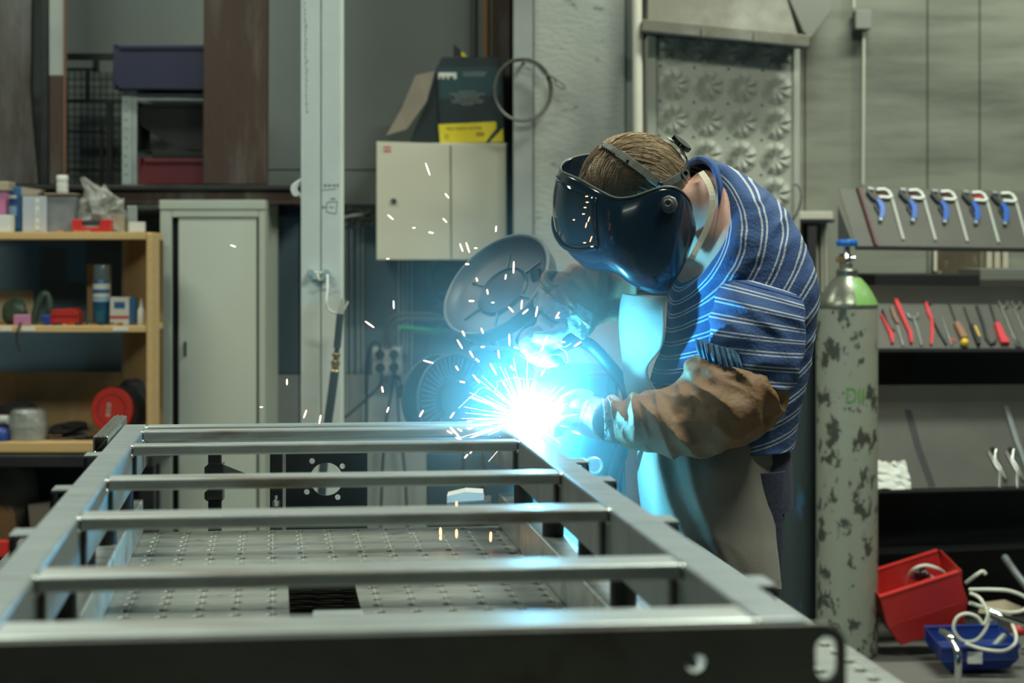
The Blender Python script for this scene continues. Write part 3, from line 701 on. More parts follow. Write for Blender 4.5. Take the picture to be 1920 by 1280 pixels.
tag(MB().tube([W(38,600,7.0),W(38,608,6.91),W(33,620,6.885),W(32,640,6.885),W(39,660,6.885)],0.004,8).build('black_strap','cable_black',smooth=True),'black strap hanging over the front of the middle shelf','strap')
def lump(name,lab,cat,x0,x1,y0,D,dep,m,base):
    o=thing(name,lab,cat,Vector((W((x0+x1)/2,0,D).x,D+dep/2,base)))
    a=W(x0,y0,D); b=W(x1,y0,D); MB().box((a.x,D,base+0.0005),(b.x,D+dep,a.z)).build('body',m,o,bevel=0.003); return o
lump('pink_packet','small pink and white packet in front of the goggles','packet',25,55,590,6.93,0.03,'pink_print',zm)
lump('blue_jar','small blue jar on the middle shelf between mask and case','jar',80,93,591,6.94,0.02,'blue_plastic',zm)
lump('cardboard_offcut','tan cardboard piece behind the green goggles','cardboard',-10,62,545,7.2,0.01,'cardboard_light',zm)
random.seed(11)
for i in range(9):
    x=100+i*15+random.uniform(-4,4); r=random.uniform(.003,.006)
    o=MB().tube([Vector((W(x,0,6.93).x,6.93,zm+r+.0005)),Vector((W(x+random.uniform(5,12),0,6.95).x,6.95+random.uniform(0,.02),zm+r+.0005))],r,8,smooth=False).build('drill_bit',['dark_steel','chrome','copper'][i%3],smooth=True)
    tag(o,'small loose metal bit scattered on the middle shelf','bit','loose metal bits on the middle shelf')
# bottom shelf items
zb=zD(828.8)
gr=thing('abrasive_disc_box','red round faced abrasive disc pack leaning on the bottom shelf','disc pack',Vector((W(215,0,7.0).x,7.0,zb)))
cx=W(209,768,7.0); dax=Vector((-0.25,-1,0.12)).normalized()
MB().lathe([(0.0,-0.002),(0.078,-0.002),(0.082,0.002),(0.082,0.018),(0.0,0.018)],cx,-dax,40).build('disc_face','disc_red',gr,smooth=True)
MB().lathe([(0.0,0.019),(0.088,0.019),(0.092,0.05),(0.085,0.11),(0.0,0.11)],cx+Vector((0.012,0,-0.002)),-dax,32).build('pack_body','black_matte',gr,smooth=True)
mb=MB()
for k in range(26):
    a=2*PI*k/26; u=dax.orthogonal().normalized(); w_=dax.cross(u)
    p=cx+dax*0.0025+(u*math.cos(a)+w_*math.sin(a))*0.058; q=cx+dax*0.0025+(u*math.cos(a+.16)+w_*math.sin(a+.16))*0.052
    mb.cyl(p,q,0.0016,n=5)
o=mb.build('tooth_ring','dark_red_plastic',gr); o['kind']='stuff'
text('lettering','eco',cx+dax*0.003+Vector((-0.012,0,0)),0.036,'label_white',gr,rot=(PI/2,-PI/2+0.1,-0.25),ext=0.0005)
blob('black_bag','black crumpled bag behind the red disc pack','bag',250,738,7.15,(0.05,0.05,0.06),'black_matte',9)
blob('black_pouch','black soft pouch at the left of the bottom shelf','pouch',35,790,7.16,(0.085,0.06,0.08),'black_matte',5,base=zb)
# coil of wire in film
co=thing('wire_coil','grey ribbed coil wrapped in clear film on the bottom shelf','coil',Vector((W(53,0,7.0).x,7.0,zb)))
for k in range(9):
    z=zb+0.006+k*0.0115; r=0.062-0.0025*abs(k-4)-0.0012*k
    c=Vector((W(53,0,7.0).x,7.0,z)); MB().tube([c+Vector((r*math.cos(t),r*math.sin(t),0.001*math.sin(3*t))) for t in [i*2*PI/20 for i in range(21)]],0.0052,6,smooth=False).build('winding','print_grey',co,smooth=True)
MB().lathe([(0.05,0.0),(0.07,0.001),(0.072,0.05),(0.066,0.1),(0.055,0.112),(0.03,0.108),(0.028,0.02)],Vector((W(53,0,7.0).x,7.0,zb+0.0005)),(0,0,1),20).build('film_wrap','plastic_film',co)
pi=thing('white_pipe_end','white pipe end with blue cap at the far left of the bottom shelf','pipe',W(5,805,7.0))
MB().cyl(W(-30,785,7.0),W(17,787,6.97),0.017).build('pipe','white_plastic',pi,smooth=True)
MB().lathe([(0.03,0),(0.03,0.03),(0.022,0.045),(0.01,0.05)],Vector((W(2,0,6.95).x,6.95,zb+0.001)),(0,0,1),16).build('blue_cap','blue_plastic',pi,smooth=True)
random.seed(5)
DS=[(118,822,0.05,'disc_tan',0.0),(140,818,0.045,'disc_tan',0.006),(100,815,0.04,'disc_red',0.012),(160,822,0.042,'black_matte',0.0),(128,806,0.048,'black_matte',0.018),(150,800,0.044,'disc_tan',0.03),(120,796,0.05,'black_matte',0.035),(140,790,0.045,'black_matte',0.045),(105,800,0.046,'disc_tan',0.028)]
for i,(x,y,r,m_,dz) in enumerate(DS):
    c=Vector((W(x,0,7.03+0.02*(i%3)).x,7.0+0.03*(i%3)+0.02,zb+0.004+dz)); ax=Vector((random.uniform(-.1,.1),random.uniform(-.35,-.05)*(1 if dz>0 else 0),1))
    if dz==0: ax=Vector((0,0,1))
    o=MB().lathe([(r*0.25,0),(r,0),(r,0.0035),(r*0.45,0.0035),(r*0.3,0.001)],c,ax,24).build('grinding_disc',m_,smooth=True)
    tag(o,'worn grinding disc lying loose in the heap on the bottom shelf','grinding disc','grinding discs heaped on the bottom shelf')
# steel bench under the shelf
bn=thing('steel_bench','dark steel bench under the wooden shelf with clutter below','bench',Vector((-1.9,7.1,0)))
MB().box((W(-400,0,6.85).x,6.85,zD(873)),(W(286,0,6.85).x,7.28,zD(851))).build('bench_top','dark_steel',bn,bevel=0.004)
for x in (-380,262): MB().box((W(x,0,6.88).x,6.88,0),(W(x,0,6.88).x+0.05,6.93,zD(873)-0.001)).build('leg','dark_steel',bn)
MB().box((W(-400,0,7.27).x,7.265,0),(W(298,0,7.27).x,7.275,zD(873)-0.001)).build('back_panel','black_matte',bn)
MB().box((W(-400,0,6.9).x,6.9,0.28),(W(298,0,6.9).x,7.26,0.30)).build('lower_shelf','dark_steel',bn)
mat('sack_m',(0.06,0.058,0.045),0.9,0,(0.10,0.095,0.075),8,0.8)
blob('dark_sack','dark grey green sack hanging in the shade under the bench','sack',25,930,7.1,(0.09,0.08,0.13),'sack_m',2)
zf=0.30
def lump2(name,lab,cat,pts,D,dep,m): 
    y=max(p[1] for p in pts); o=thing(name,lab,cat,W(sum(p[0] for p in pts)/len(pts),y,D)); ppoly(pts,D,dep,m,'body',o,0.003); return o
yb=HOR+(EYE-0.3)/6.95*FPX
lump2('grey_box','pale grey box end in the clutter under the bench','box',[(52,946),(93,940),(94,1030),(60,1030)],7.0,0.1,'cardboard')
lump2('brown_jacket','brown leather scrap in the clutter under the bench','leather scrap',[(-20,950),(0,944),(20,948),(28,965),(30,1030),(-20,1030)],7.02,0.08,'leather_brown')
lump2('red_toolbox','red toolbox low at the left edge behind the frame rail','toolbox',[(-60,1012),(24,1015),(27,1044),(-60,1046)],6.8,0.04,'red_plastic')
# ================================================================ wall cabinet and things around it
D=7.55
cb=thing('wall_cabinet','cream two door metal cabinet on the wall under the black box','cabinet',W(828,487,D+0.2))
MB().box(W(708,487,D+0.021)+Vector((0,0,0)),W(950,268,D+0.021)+Vector((0,8.02-D-0.022,0))).build('cabinet_body','cabinet_paint',cb,bevel=0.003)
mb=ppoly([(706,487),(845,487),(843.5,269.5),(706,265)],D,0.02,'cabinet_paint','door',cb,0.002)
MB().lathe([(0.012,0),(0.013,0.003),(0.010,0.006),(0.0,0.006)],W(738,377,D-0.001),(0,-1,0),20).build('lock','chrome',mb,smooth=True)
MB().lathe([(0.006,0.006),(0.006,0.0075),(0.0,0.0075)],W(739,377,D-0.001),(0,-1,0),12).build('keyhole','black',mb)
for (y,m_) in ((276,'label_red'),(280,'print_grey'),(284,'label_red')): pbox(719,y-1.6,733,y+1.2,D-0.0012,0.001,m_,'badge',mb)
ppoly([(847,487),(950,487),(948,269.8),(846,269.5)],D,0.02,'cabinet_paint','door',cb,0.002)
# black and yellow box on the cabinet
Db=7.62; bx=thing('product_box','black and yellow box with white print standing on the wall cabinet','box',W(880,268.3,Db+0.07))
s=Db/FPX
ppoly([(826,267.5),(946,267.5),(942,124),(934,107),(828,107),(817,128)],Db,0.14,'box_black','box_body',bx,0.002)
ppoly([(822,127),(935,124),(939,178),(823,186)],Db-0.0014,0.001,'box_teal','print_panel',bx)
ppoly([(822,233),(930,228),(931,240),(910,267),(825,268)],Db-0.0026,0.001,'label_yellow','label',bx)
ppoly([(943,240),(944,266),(918,266.5)],Db-0.0026,0.001,'label_yellow','label',bx)
text('lettering','PRO VISION ACTOR',W(870,241,Db-0.003),0.0155,'black',bx,rot=(PI/2,-0.03,0),ext=0.0003)
text('lettering','2501\n5.21',W(838,257,Db-0.003),0.010,'black',bx,ext=0.0003)
for i in range(5): pbox(893+i*3.2,248,893+i*3.2+(2 if i%2 else 1.2),255,Db-0.0034,0.0006,'black','barcode',bx)
mb=MB(); a=[(822,136),(822,148),(825,148),(825,143),(829,143),(829,148),(833,148),(833,143),(838,143),(838,148),(842,148),(842,143),(850,143),(850,148),(856,148),(856,136)]
ppoly(a,Db-0.003,0.001,'label_white','logo',bx)
text('lettering','AUTO DARKENING\nWELDING HELMET',W(868,139,Db-0.003),0.0105,'print_grey',bx,align='LEFT',ext=0.0003)
text('lettering','EN 379 EN 175 CE\nProtective welding mask with adjustable\nshade and sensitivity control\nsolar cell and lithium battery\nfor MIG MAG TIG and MMA welding\nhead harness with ratchet included\nPRO VISION',W(876,184,Db-0.003),0.0085,'print_grey',bx,ext=0.0003)
ppoly([(851,83),(862,92),(870,106),(850,106)],Db+0.05,0.004,'black','flap',bx); ppoly([(864,97),(870,99),(876,106),(866,106)],Db+0.045,0.004,'label_yellow','flap',bx)
fl=thing('cardboard_flap','bent brown cardboard sheet leaning against the left of the black box','cardboard',W(800,267,Db))
MB().add([W(779,141,Db-0.02),W(815,133,Db-0.02),W(800,190,Db-0.04),W(763,242,Db-0.05),W(724,254,Db-0.05),W(752,205,Db-0.03),
  W(779,141,Db-0.015),W(815,133,Db-0.015),W(800,190,Db-0.035),W(763,242,Db-0.045),W(724,254,Db-0.045),W(752,205,Db-0.025)],
  [(0,1,2,5),(5,2,3,4),(6,11,8,7),(11,10,9,8),(0,5,11,6),(5,4,10,11),(4,3,9,10),(3,2,8,9),(2,1,7,8),(1,0,6,7)]).build('sheet','cardboard',fl,bevel=0.001)
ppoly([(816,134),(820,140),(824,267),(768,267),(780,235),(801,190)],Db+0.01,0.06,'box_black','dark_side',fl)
# coil of steel rope hung on the column
wr=thing('steel_rope_coil','coil of thin steel rope with an eye hanging on the column edge','rope',W(978,115,7.38))
cr=Vector(W(979,169,7.36))
for k in range(3):
    r=0.108+0.003*k; MB().tube([cr+Vector((r*math.cos(t)*0.98+0.002*k,-0.006*k+0.004*math.sin(2*t),r*1.06*math.sin(t))) for t in [i*2*PI/28 for i in range(29)]],0.004,7,smooth=False).build('coil_turn','gear_grey',wr,smooth=True)
MB().tube([W(980,113,7.34),W(1005,122,7.34),W(1022,140,7.34),W(1034,143,7.34),W(1046,152,7.34)],0.004,7).build('rope_tail','gear_grey',wr,smooth=True)
MB().tube([W(1040,148,7.34)+Vector((0.02*math.cos(t)+0.02,0,-0.012*math.cos(t)-0.022+0.011*math.sin(t))) for t in [i*2*PI/14 for i in range(15)]],0.0028,7,smooth=False).build('eye','gear_grey',wr,smooth=True)
MB().cyl(W(981,118,7.42),W(981,119,7.31),0.006,n=8).build('hook','dark_steel',wr,smooth=True)
# dark vertical pipes left of the column
for i,(x,w_,m_,lab) in enumerate(((892,8,'dark_steel','thin dark vertical pipe on the wall above the black box'),(912,14,'leather_brown','brown vertical pipe on the wall just left of the dark duct'))):
    o=MB().cyl(Vector((W(x,0,7.85).x,7.88,4.99)),W(x,262,7.85)+Vector((0,0.03,0)),S(w_/2,7.85),n=12).build('wall_pipe',m_,smooth=True); tag(o,lab,'pipe')
tag(pbox(922,-900,957,262,7.8,0.18,'rust','wall_duct',bevel=0.004),'dark brown vertical duct left of the concrete column','duct')
# cream conduit in front of the column
o=MB().cyl(W(1187,-900,7.2),W(1197,330,7.2),S(9,7.2),n=16).build('cream_pipe','cream_pipe',smooth=True); tag(o,'cream coloured pipe running down right of the concrete column','pipe')
o.data.update(); 
# vertical cable ducts under the cabinet
for grp,(xs,y0,y1,lab) in {'a':((748,756,764,772),487,760,'thin pale cable running down the wall under the cream cabinet'),'b':((649,659,672,680),400,1085,'thin pale cable running down the wall right of the white post')}.items():
    for i,x in enumerate(xs):
        o=MB().tube([W(x,y0,7.985),W(x+0.6*(i%2),(y0+y1)/2,7.985),W(x-1,y1-20*i,7.985)],0.0045,6).build('wall_cable','white_paint',smooth=True)
        tag(o,['leftmost','second','third','rightmost'][i]+' of the four thin pale cables '+('under the cream cabinet' if grp=='a' else 'right of the white post'),'cable','cables '+('under the cabinet' if grp=='a' else 'beside the post'))
# knot of wires at the channel
kn=MB(); random.seed(21)
for k in range(16):
    x=random.uniform(648,700); y=random.uniform(392,412)
    kn.tube([W(x,y,7.9),W(x+random.uniform(-22,22),y+random.uniform(-14,22),7.86),W(x+random.uniform(-15,15),y+random.uniform(-10,30),7.88),W(x+random.uniform(-10,15),y+random.uniform(-14,20),7.9)],0.004,6)
o=kn.build('wire_tangle','gear_grey',smooth=True); tag(o,'dusty tangle of wires on the channel right of the white post','wires',kind='stuff')
tag(MB().tube([W(644,407,7.88),W(666,403,7.86),W(684,402,7.88)],0.006,8).build('wire_stub','white_plastic',smooth=True),'short white cable stub poking from the wire tangle','cable')
# socket block
D=7.86; sk=thing('socket_block','white four gang wall socket with black plugs beside the spool','socket',W(725,676,7.95))
pbox(698,651,752,703,D,0.14,'socket_face','plate',sk,0.006)
for (x,y) in ((713,664),(739,664),(713,688),(739,688)):
    MB().lathe([(0.024,0),(0.024,0.004),(0.020,0.004),(0.0195,-0.004)],W(x,y,D),(0,-1,0),24).build('socket_ring','white_plastic',sk,smooth=True)
def plug(x,y,lab,pts,up=False):
    p=thing('black_plug',lab,'plug',W(x,y,D-0.02))
    MB().lathe([(0.019,0.0045),(0.020,0.02),(0.013,0.035),(0.0,0.038)],W(x,y,D),(0,-1,0),16).build('plug_body','black',p,smooth=True)
    MB().tube([W(x,y,D-0.03)]+[W(a,b,c) for a,b,c in pts],0.0058,8).build('cord','cable_black',p,smooth=True)
plug(713,664,'black plug in the upper left socket, cord looping left',[(712,648,7.8),(702,641,7.8),(692,655,7.8),(688,700,7.85),(687,790,7.9),(686,900,7.9),(687,1085,7.9)])
plug(713,689,'black plug in the lower left socket, cord running down left',[(716,705,7.8),(712,722,7.8),(690,745,7.75),(650,780,7.7),(600,822,7.7),(560,1000,7.8),(560,1095,7.8)])
plug(739,664,'black plug in the upper right socket, cord hanging straight',[(738,690,7.8),(734,735,7.85),(724,790,7.9),(716,900,7.9),(712,1090,7.9)])
plug(739,688,'black plug in the lower right socket, cord hanging right',[(741,700,7.8),(745,740,7.85),(748,790,7.9),(760,900,7.92),(768,1088,7.9)])
pg=thing('hanging_plug','loose black plug hanging from the lower right socket cord','plug',W(753,733,7.86))
MB().ell(W(753,733,7.86),(0.019,0.017,0.031),14,10).build('plug_body','black',pg,smooth=True)
MB().tube([W(744,704,7.88),W(749,712,7.86),W(752,722,7.86)],0.005,7).build('cord','cable_black',pg,smooth=True)
# grey conduit elbow above the socket
cd=thing('conduit','grey bent cable conduit looping from the socket to the right','conduit',W(780,600,7.85))
for dx,dy in ((0,0),(9,9)):
    MB().tube([W(722+dx,652,7.85),W(722+dx,625,7.85),W(728+dx,603+dy,7.85),W(745+dx,591+dy,7.85),W(790,588+dy,7.85),W(850,592+dy,7.85),W(905,592+dy,7.85)],0.008,8).build('pipe','gear_grey',cd,smooth=True)
gh=thing('green_handle_tool','green handled hook tool lying on the wall hook below the conduit','tool',W(790,622,7.8))
MB().tube([W(750,614,7.8),W(755,615,7.8),W(790,618,7.8),W(832,622,7.8)],[0.008,0.013,0.012,0.010],12,smooth=False).build('handle','green_handle',gh,smooth=True)
MB().tube([W(830,622,7.8),W(843,616,7.82),W(850,604,7.85)],0.004,8).build('rod','steel_raw',gh,smooth=True)
# dark hose reel bag hanging under the cabinet
bg=thing('hanging_black_bag','dark blue black bundle hanging under the right of the cabinet','bundle',W(842,488,7.8))
o=MB(); 
for (x,y,rx,ry) in ((842,520,37,42),(850,500,34,25),(850,550,30,22)): o.ell(W(x,y,7.82),(S(rx,7.8),0.07,S(ry,7.8)),16,10)
o.build('bundle_body','black',bg,smooth=True)
for y in (570,582,604): MB().tube([W(815,y,7.72),W(845,y+4,7.70),W(880,y,7.72)],[0.012,0.02,0.014],8,smooth=False).build('strap','black_matte',bg,smooth=True)
# air hose hanging from a wire on the post
ah=thing('air_hose','black air hose with brass coupling hanging from a wire on the white post','hose',W(620,560,5.9))
MB().tube([W(614,515,5.955),W(614,540,5.92),W(612,565,5.9),(W(615,578,5.9)),W(626,586,5.9),W(640,585,5.88),W(648,575,5.88),W(653,565,5.88)],0.0032,6).build('wire_hook','white_plastic',ah,smooth=True)
MB().tube([W(643,560,5.88),W(641,575,5.88),W(638,590,5.88)],[0.006,0.009,0.011],10,smooth=False).build('nozzle','gear_light',ah,smooth=True)
MB().tube([W(638,588,5.88),W(636,610,5.88),W(632,652,5.88)],0.0115,12).build('hose','hose_grey',ah,smooth=True)
MB().tube([W(632,652,5.88),W(631,662,5.88)],0.0085,12,smooth=False).build('ferrule','chrome',ah,smooth=True)
MB().lathe([(0.010,0),(0.0135,0.002),(0.0135,0.010),(0.009,0.012),(0.009,0.022),(0.0145,0.024),(0.0145,0.034),(0.011,0.040),(0.011,0.052),(0.013,0.054),(0.013,0.060)],W(631,662,5.88),W(627.5,700,5.88)-W(631,662,5.88),14).build('coupling','brass',ah,smooth=True)
MB().tube([W(627.5,698,5.88),W(622,740,5.88),W(614,800,5.88),W(606,880,5.88),W(600,1000,5.9),W(594,1200,5.92),W(590,1240,5.92)],0.0135,12).build('hose','hose_grey',ah,smooth=True)
# ================================================================ hood and perforated panel
D=7.2; hd=thing('ventilation_hood','dusty grey sheet metal hood over the perforated panel','hood',W(1360,75,7.4))
z0=W(0,60,D).z
hp=MB(); 
A=[W(1214,52,D),W(1500,80,D),W(1500,80,D)+Vector((0,0.6,0)),W(1214,52,D)+Vector((0,0.6,0))]
Bt=[W(1222,-260,D+0.25),W(1400,-250,D+0.25),W(1400,-250,D+0.25)+Vector((0,0.3,0)),W(1222,-260,D+0.25)+Vector((0,0.3,0))]
hp.add(A+Bt,[(0,1,5,4),(1,2,6,5),(2,3,7,6),(3,0,4,7),(4,5,6,7)]).build('hood_shell','hood_paint',hd)
hp=MB().bar(W(1203,48,D-0.02),W(1516,78,D-0.02),0.05,S(22,D),up=(0.1,0,1)); hp.build('front_rim','hood_paint',hd,bevel=0.003)
MB().bar(W(1203,60,D-0.03),W(1516,90,D-0.03),0.05,S(5,D),up=(0.1,0,1)).build('rim_edge','dark_steel',hd,bevel=0.001)
for x in (1316,1414): pbox(x,40+(x-1203)*0.097,x+6,58+(x-1203)*0.097,D-0.052,0.008,'hood_paint','seam_strip',hd)
tag(ppoly([(1500,-900),(1600,-900),(1560,20),(1520,72),(1506,60),(1480,0)],7.7,0.2,'duct_light','pale_duct',bevel=0.004),'pale sheet metal duct right of the ventilation hood','duct')
pn=thing('perforated_panel','pale metal panel embossed with rows of fan shaped rosettes','panel',W(1360,430,7.4))
Dp=7.3
ppoly([(1232,70),(1494,88),(1494,1100),(1232,1100)],Dp,0.02,'panel_paint','panel_sheet',pn,0.002)
ppoly([(1214,66),(1231,68),(1231,1100),(1214,1100)],Dp-0.01,0.5,'panel_paint','side_flange',pn,0.003)
ppoly([(1488,84),(1500,86),(1500,1100),(1488,1100)],Dp-0.012,0.05,'panel_paint','side_flange',pn,0.002)
# rosette: eight raised louvre blades round a hub
def rosette(cx,cy):
    mb=MB(); c=W(cx,cy,Dp-0.0002); R=S(30.5,Dp); n=8; vs=[];fs=[]
    for k in range(n):
        a0=2*PI*k/n+0.2; a1=a0+2*PI/n*0.93
        i=len(vs)
        pts=[]
        for t in range(5):
            a=a0+(a1-a0)*t/4
            lift=0.019*(1-t/4)**1.0*1.0
            pts.append((a,lift))
        vs.append(c+Vector((0.12*R*math.cos(a0),-0.001,0.12*R*math.sin(a0))))
        for a,l in pts: vs.append(c+Vector((0.62*R*math.cos(a),-l*0.75-0.001,0.62*R*math.sin(a))))
        for a,l in pts: vs.append(c+Vector((R*math.cos(a),-0.001-l*0.25*0,R*math.sin(a))))
        for t in range(4):
            fs.append((i,i+1+t,i+2+t)); fs.append((i+1+t,i+6+t,i+7+t,i+2+t))
        # open edge of the louvre
        vs.append(c+Vector((0.62*R*math.cos(a0),-0.0005,0.62*R*math.sin(a0)))); j=len(vs)-1
        fs.append((i,j,i+1)); fs.append((j,i+6,i+1))
    return mb.add(vs,fs)
proto=None
for j in range(7):
    for i in range(4):
        cx=1264+64.5*i-1.0*j*1; cy=92+65.3*j+i*3.2
        c=W(cx,cy,Dp)
        if proto is None:
            m0=rosette(0,0); org=W(0,0,Dp-0.0002)
            me_=bpy.data.meshes.new('rosette'); me_.from_pydata([v-org for v in m0.v],[],m0.f); me_.materials.append(MATS['panel_paint']); proto=me_
        o=bpy.data.objects.new('rosette',proto); COL.objects.link(o); o.parent=pn; o.location=c-Vector(pn.location)
for j in range(6):
    for i in range(5):
        cx=1238+64*i-1.0*j; cy=124+65.3*j+i*2.7
        MB().lathe([(0.0048,0),(0.0048,0.0012),(0,0.0012)],W(cx,cy,Dp),(0,-1,0),10).build('screw_hole','hole_dark',pn)
# conduit and small box on the right wall
o=thing('wall_conduit','thin cream conduit with a junction box on the light right wall','conduit',W(1620,350,7.9))
MB().cyl(W(1601,-900,7.94),W(1601,14,7.94),S(2.5,7.9),n=8).build('pipe','cream_pipe',o,smooth=True)
MB().cyl(W(1620,50,7.94),W(1618,345,7.94),S(2.5,7.9),n=8).build('pipe','cream_pipe',o,smooth=True)
pbox(1604,18,1635,54,7.9,0.08,'duct_light','junction_box',o,0.004)
# grey trunking and cables between panel and tool rack
tr=thing('wall_trunking','pale horizontal trunking on the wall left of the tool rack','trunking',W(1530,412,7.9))
pbox(1499,396,1562,411,7.85,0.14,'cream_pipe','trunking_body',tr,0.003)
pbox(1499,412,1565,417,7.8,0.19,'black','rail',tr)
for i,x in enumerate((1504,1516,1521,1526,1531,1541,1548)):
    o=MB().cyl(W(x,418,7.97),W(x+2,700,7.97),0.0045,n=6).build('wall_cable','cream_pipe',smooth=True); tag(o,['first','second','third','fourth','fifth','sixth','seventh'][i]+' of seven thin cream cables left of the tool rack, counted from the person','cable','cables left of the tool rack')
tag(MB().tube([W(1480,420,7.25),W(1494,400,7.22),W(1502,370,7.22),W(1497,350,7.25),W(1489,346,7.27)],0.003,6).build('thin_wire','dark_steel',smooth=True),'thin dark wire curling out of the right edge of the perforated panel','wire')
# ================================================================ tool rack on the right
YAW=math.radians(15); E1=Vector((math.cos(YAW),math.sin(YAW),-0.012)).normalized(); EB=Vector((-math.sin(YAW),math.cos(YAW),0))
EYEP=Vector((0,0,EYE))
class Tray:
    def __init__(s, px,py,D,b,h):
        s.P=W(px,py,D); s.sl=(EB*b+Vector((0,0,h))); s.len=s.sl.length; s.e2=s.sl.normalized(); s.n=E1.cross(s.e2).normalized()
        if s.n.y>0: s.n=-s.n
    def at(s, px,py,off=0.0):
        d=W(px,py,1.0)-EYEP; P0=s.P+s.n*off; t=(P0-EYEP).dot(s.n)/d.dot(s.n); return EYEP+d*t
    def strip(s, pts, ws, th, m, name, par, off=0.001, bevel=0.0008, mb=None, build=True):
        """flat thick strip through pixel points lying on the tray; ws widths in px"""
        P3=[s.at(x,y,off) for x,y in pts]; n=len(P3); L_=[];R_=[]
        for i,p in enumerate(P3):
            d=(P3[min(i+1,n-1)]-P3[max(i-1,0)]).normalized(); r=d.cross(s.n).normalized()
            w=(ws if not isinstance(ws,(list,tuple)) else ws[i])/FPX*6.9/2; L_.append(p-r*w); R_.append(p+r*w)
        mb=mb or MB(); vs=[];fs=[]
        for l,r in zip(L_,R_): vs+=[l,r,r+s.n*th,l+s.n*th]
        for i in range(n-1):
            for k in range(4): k2=(k+1)%4; fs.append((i*4+k,i*4+k2,(i+1)*4+k2,(i+1)*4+k))
        fs+=[(0,1,2,3),((n-1)*4+3,(n-1)*4+2,(n-1)*4+1,(n-1)*4)]
        mb.add(vs,fs)
        return mb.build(name,m,par,bevel=bevel) if build else mb
T1=Tray(1645,461,6.9,0.152,0.215); T2=Tray(1645,653,6.75,0.17,0.155); T3=Tray(1640,917,6.62,0.20,0.285)
rk=thing('tool_rack','dark steel tool rack with three tilted trays right of the gas cylinders','rack',Vector((1.75,7.1,0)))
def board(T,x0,x1,th,m,name,y0=None,off=0.0):
    a=T.at(x0,0,off)
    # left edge at pixel column x0 on the bottom line
    def pt(px,up):
        d=W(px,0,1.0)-EYEP; 
        # point on bottom line whose pixel x is px
        q=T.P; t=(d.x*q.y-d.y*q.x)/(E1.x*d.y-E1.y*d.x); return q+E1*t+T.e2*up
    v=[pt(x0,0),pt(x1,0),pt(x1,0)+T.e2*T.len,pt(x0,0)+T.e2*T.len]
    mb=MB(); mb.add([p+T.n*off for p in v]+[p+T.n*(off-th) for p in v],[(0,1,2,3),(7,6,5,4),(0,4,5,1),(1,5,6,2),(2,6,7,3),(3,7,4,0)])
    return mb.build(name,m,rk,bevel=0.001),pt
b1,pt1=board(T1,1645,2060,0.004,'tray_grey','tray')
board(T1,1607,1640,0.004,'tray_grey','side_tray',off=-0.006)
board(T1,1640.5,1644.5,0.018,'maroon','divider',off=0.008)
b2,pt2=board(T2,1640,2060,0.004,'tray_grey','tray'); b3,pt3=board(T3,1636,2060,0.004,'tray_grey','tray')
for T,pt,x0 in ((T1,pt1,1604),(T2,pt2,1640),(T3,pt3,1636)):
    MB().bar(pt(x0,0)+Vector((0,-0.012,-0.008)),pt(2060,0)+Vector((0,-0.012,-0.008)),0.02,0.014 if T is T1 else 0.008).build('front_rail','tray_black',rk,bevel=0.001)
for T,pt,x0,hl in ((T2,pt2,1640,0.065),(T3,pt3,1636,0.06)):
    a=pt(x0,0)+T.sl; b=pt(2060,0)+T.sl
    mb=MB().add([a,b,b+Vector((0,0,hl)),a+Vector((0,0,hl)),a+EB*0.004,b+EB*0.004,b+EB*0.004+Vector((0,0,hl)),a+EB*0.004+Vector((0,0,hl))],[(0,1,2,3),(7,6,5,4),(0,4,5,1),(1,5,6,2),(2,6,7,3),(3,7,4,0)]).build('back_lip','tray_grey',rk)
pl=pt1(1585,0)
for (dx,dy,top) in ((0,0.0,1.36),(0,0.28,1.46)):
    p=pl+EB*(dy+0.01); MB().box((p.x-0.014,p.y-0.014,0),(p.x+0.014,p.y+0.014,top)).build('post','tray_black',rk,bevel=0.001)
a=W(1574,455,6.82); MB().add([W(1571,385,6.95),W(1598,455,6.9),W(1571,455,6.9),W(1571,385,6.99),W(1598,455,6.94),W(1571,455,6.94)],[(0,1,2),(5,4,3),(0,3,4,1),(1,4,5,2),(2,5,3,0)]).build('gusset','black_matte',rk)
# dark lower back of the rack and shelf plates
q0=pt2(1636,0)+EB*0.34; q1=pt2(2060,0)+EB*0.34
mb=MB().add([Vector((q0.x,q0.y,0.02)),Vector((q1.x,q1.y,0.02)),Vector((q1.x,q1.y,1.10)),Vector((q0.x,q0.y,1.10))]+[Vector((q.x,q.y+0.01,z)) for q,z in ((q0,0.02),(q1,0.02),(q1,1.10),(q0,1.10))],[(0,1,2,3),(7,6,5,4),(0,4,5,1),(1,5,6,2),(2,6,7,3),(3,7,4,0)]).build('back_panel','tray_black',rk)
for z in (0.30,):
    a=pt2(1640,0);b=pt2(2060,0); a.z=b.z=z; MB().add([a,b,b+EB*0.3,a+EB*0.3]+[p+Vector((0,0,0.01)) for p in (a,b,b+EB*0.3,a+EB*0.3)],[(3,2,1,0),(4,5,6,7),(0,1,5,4),(1,2,6,5),(2,3,7,6),(3,0,4,7)]).build('lower_shelf','tray_black',rk)
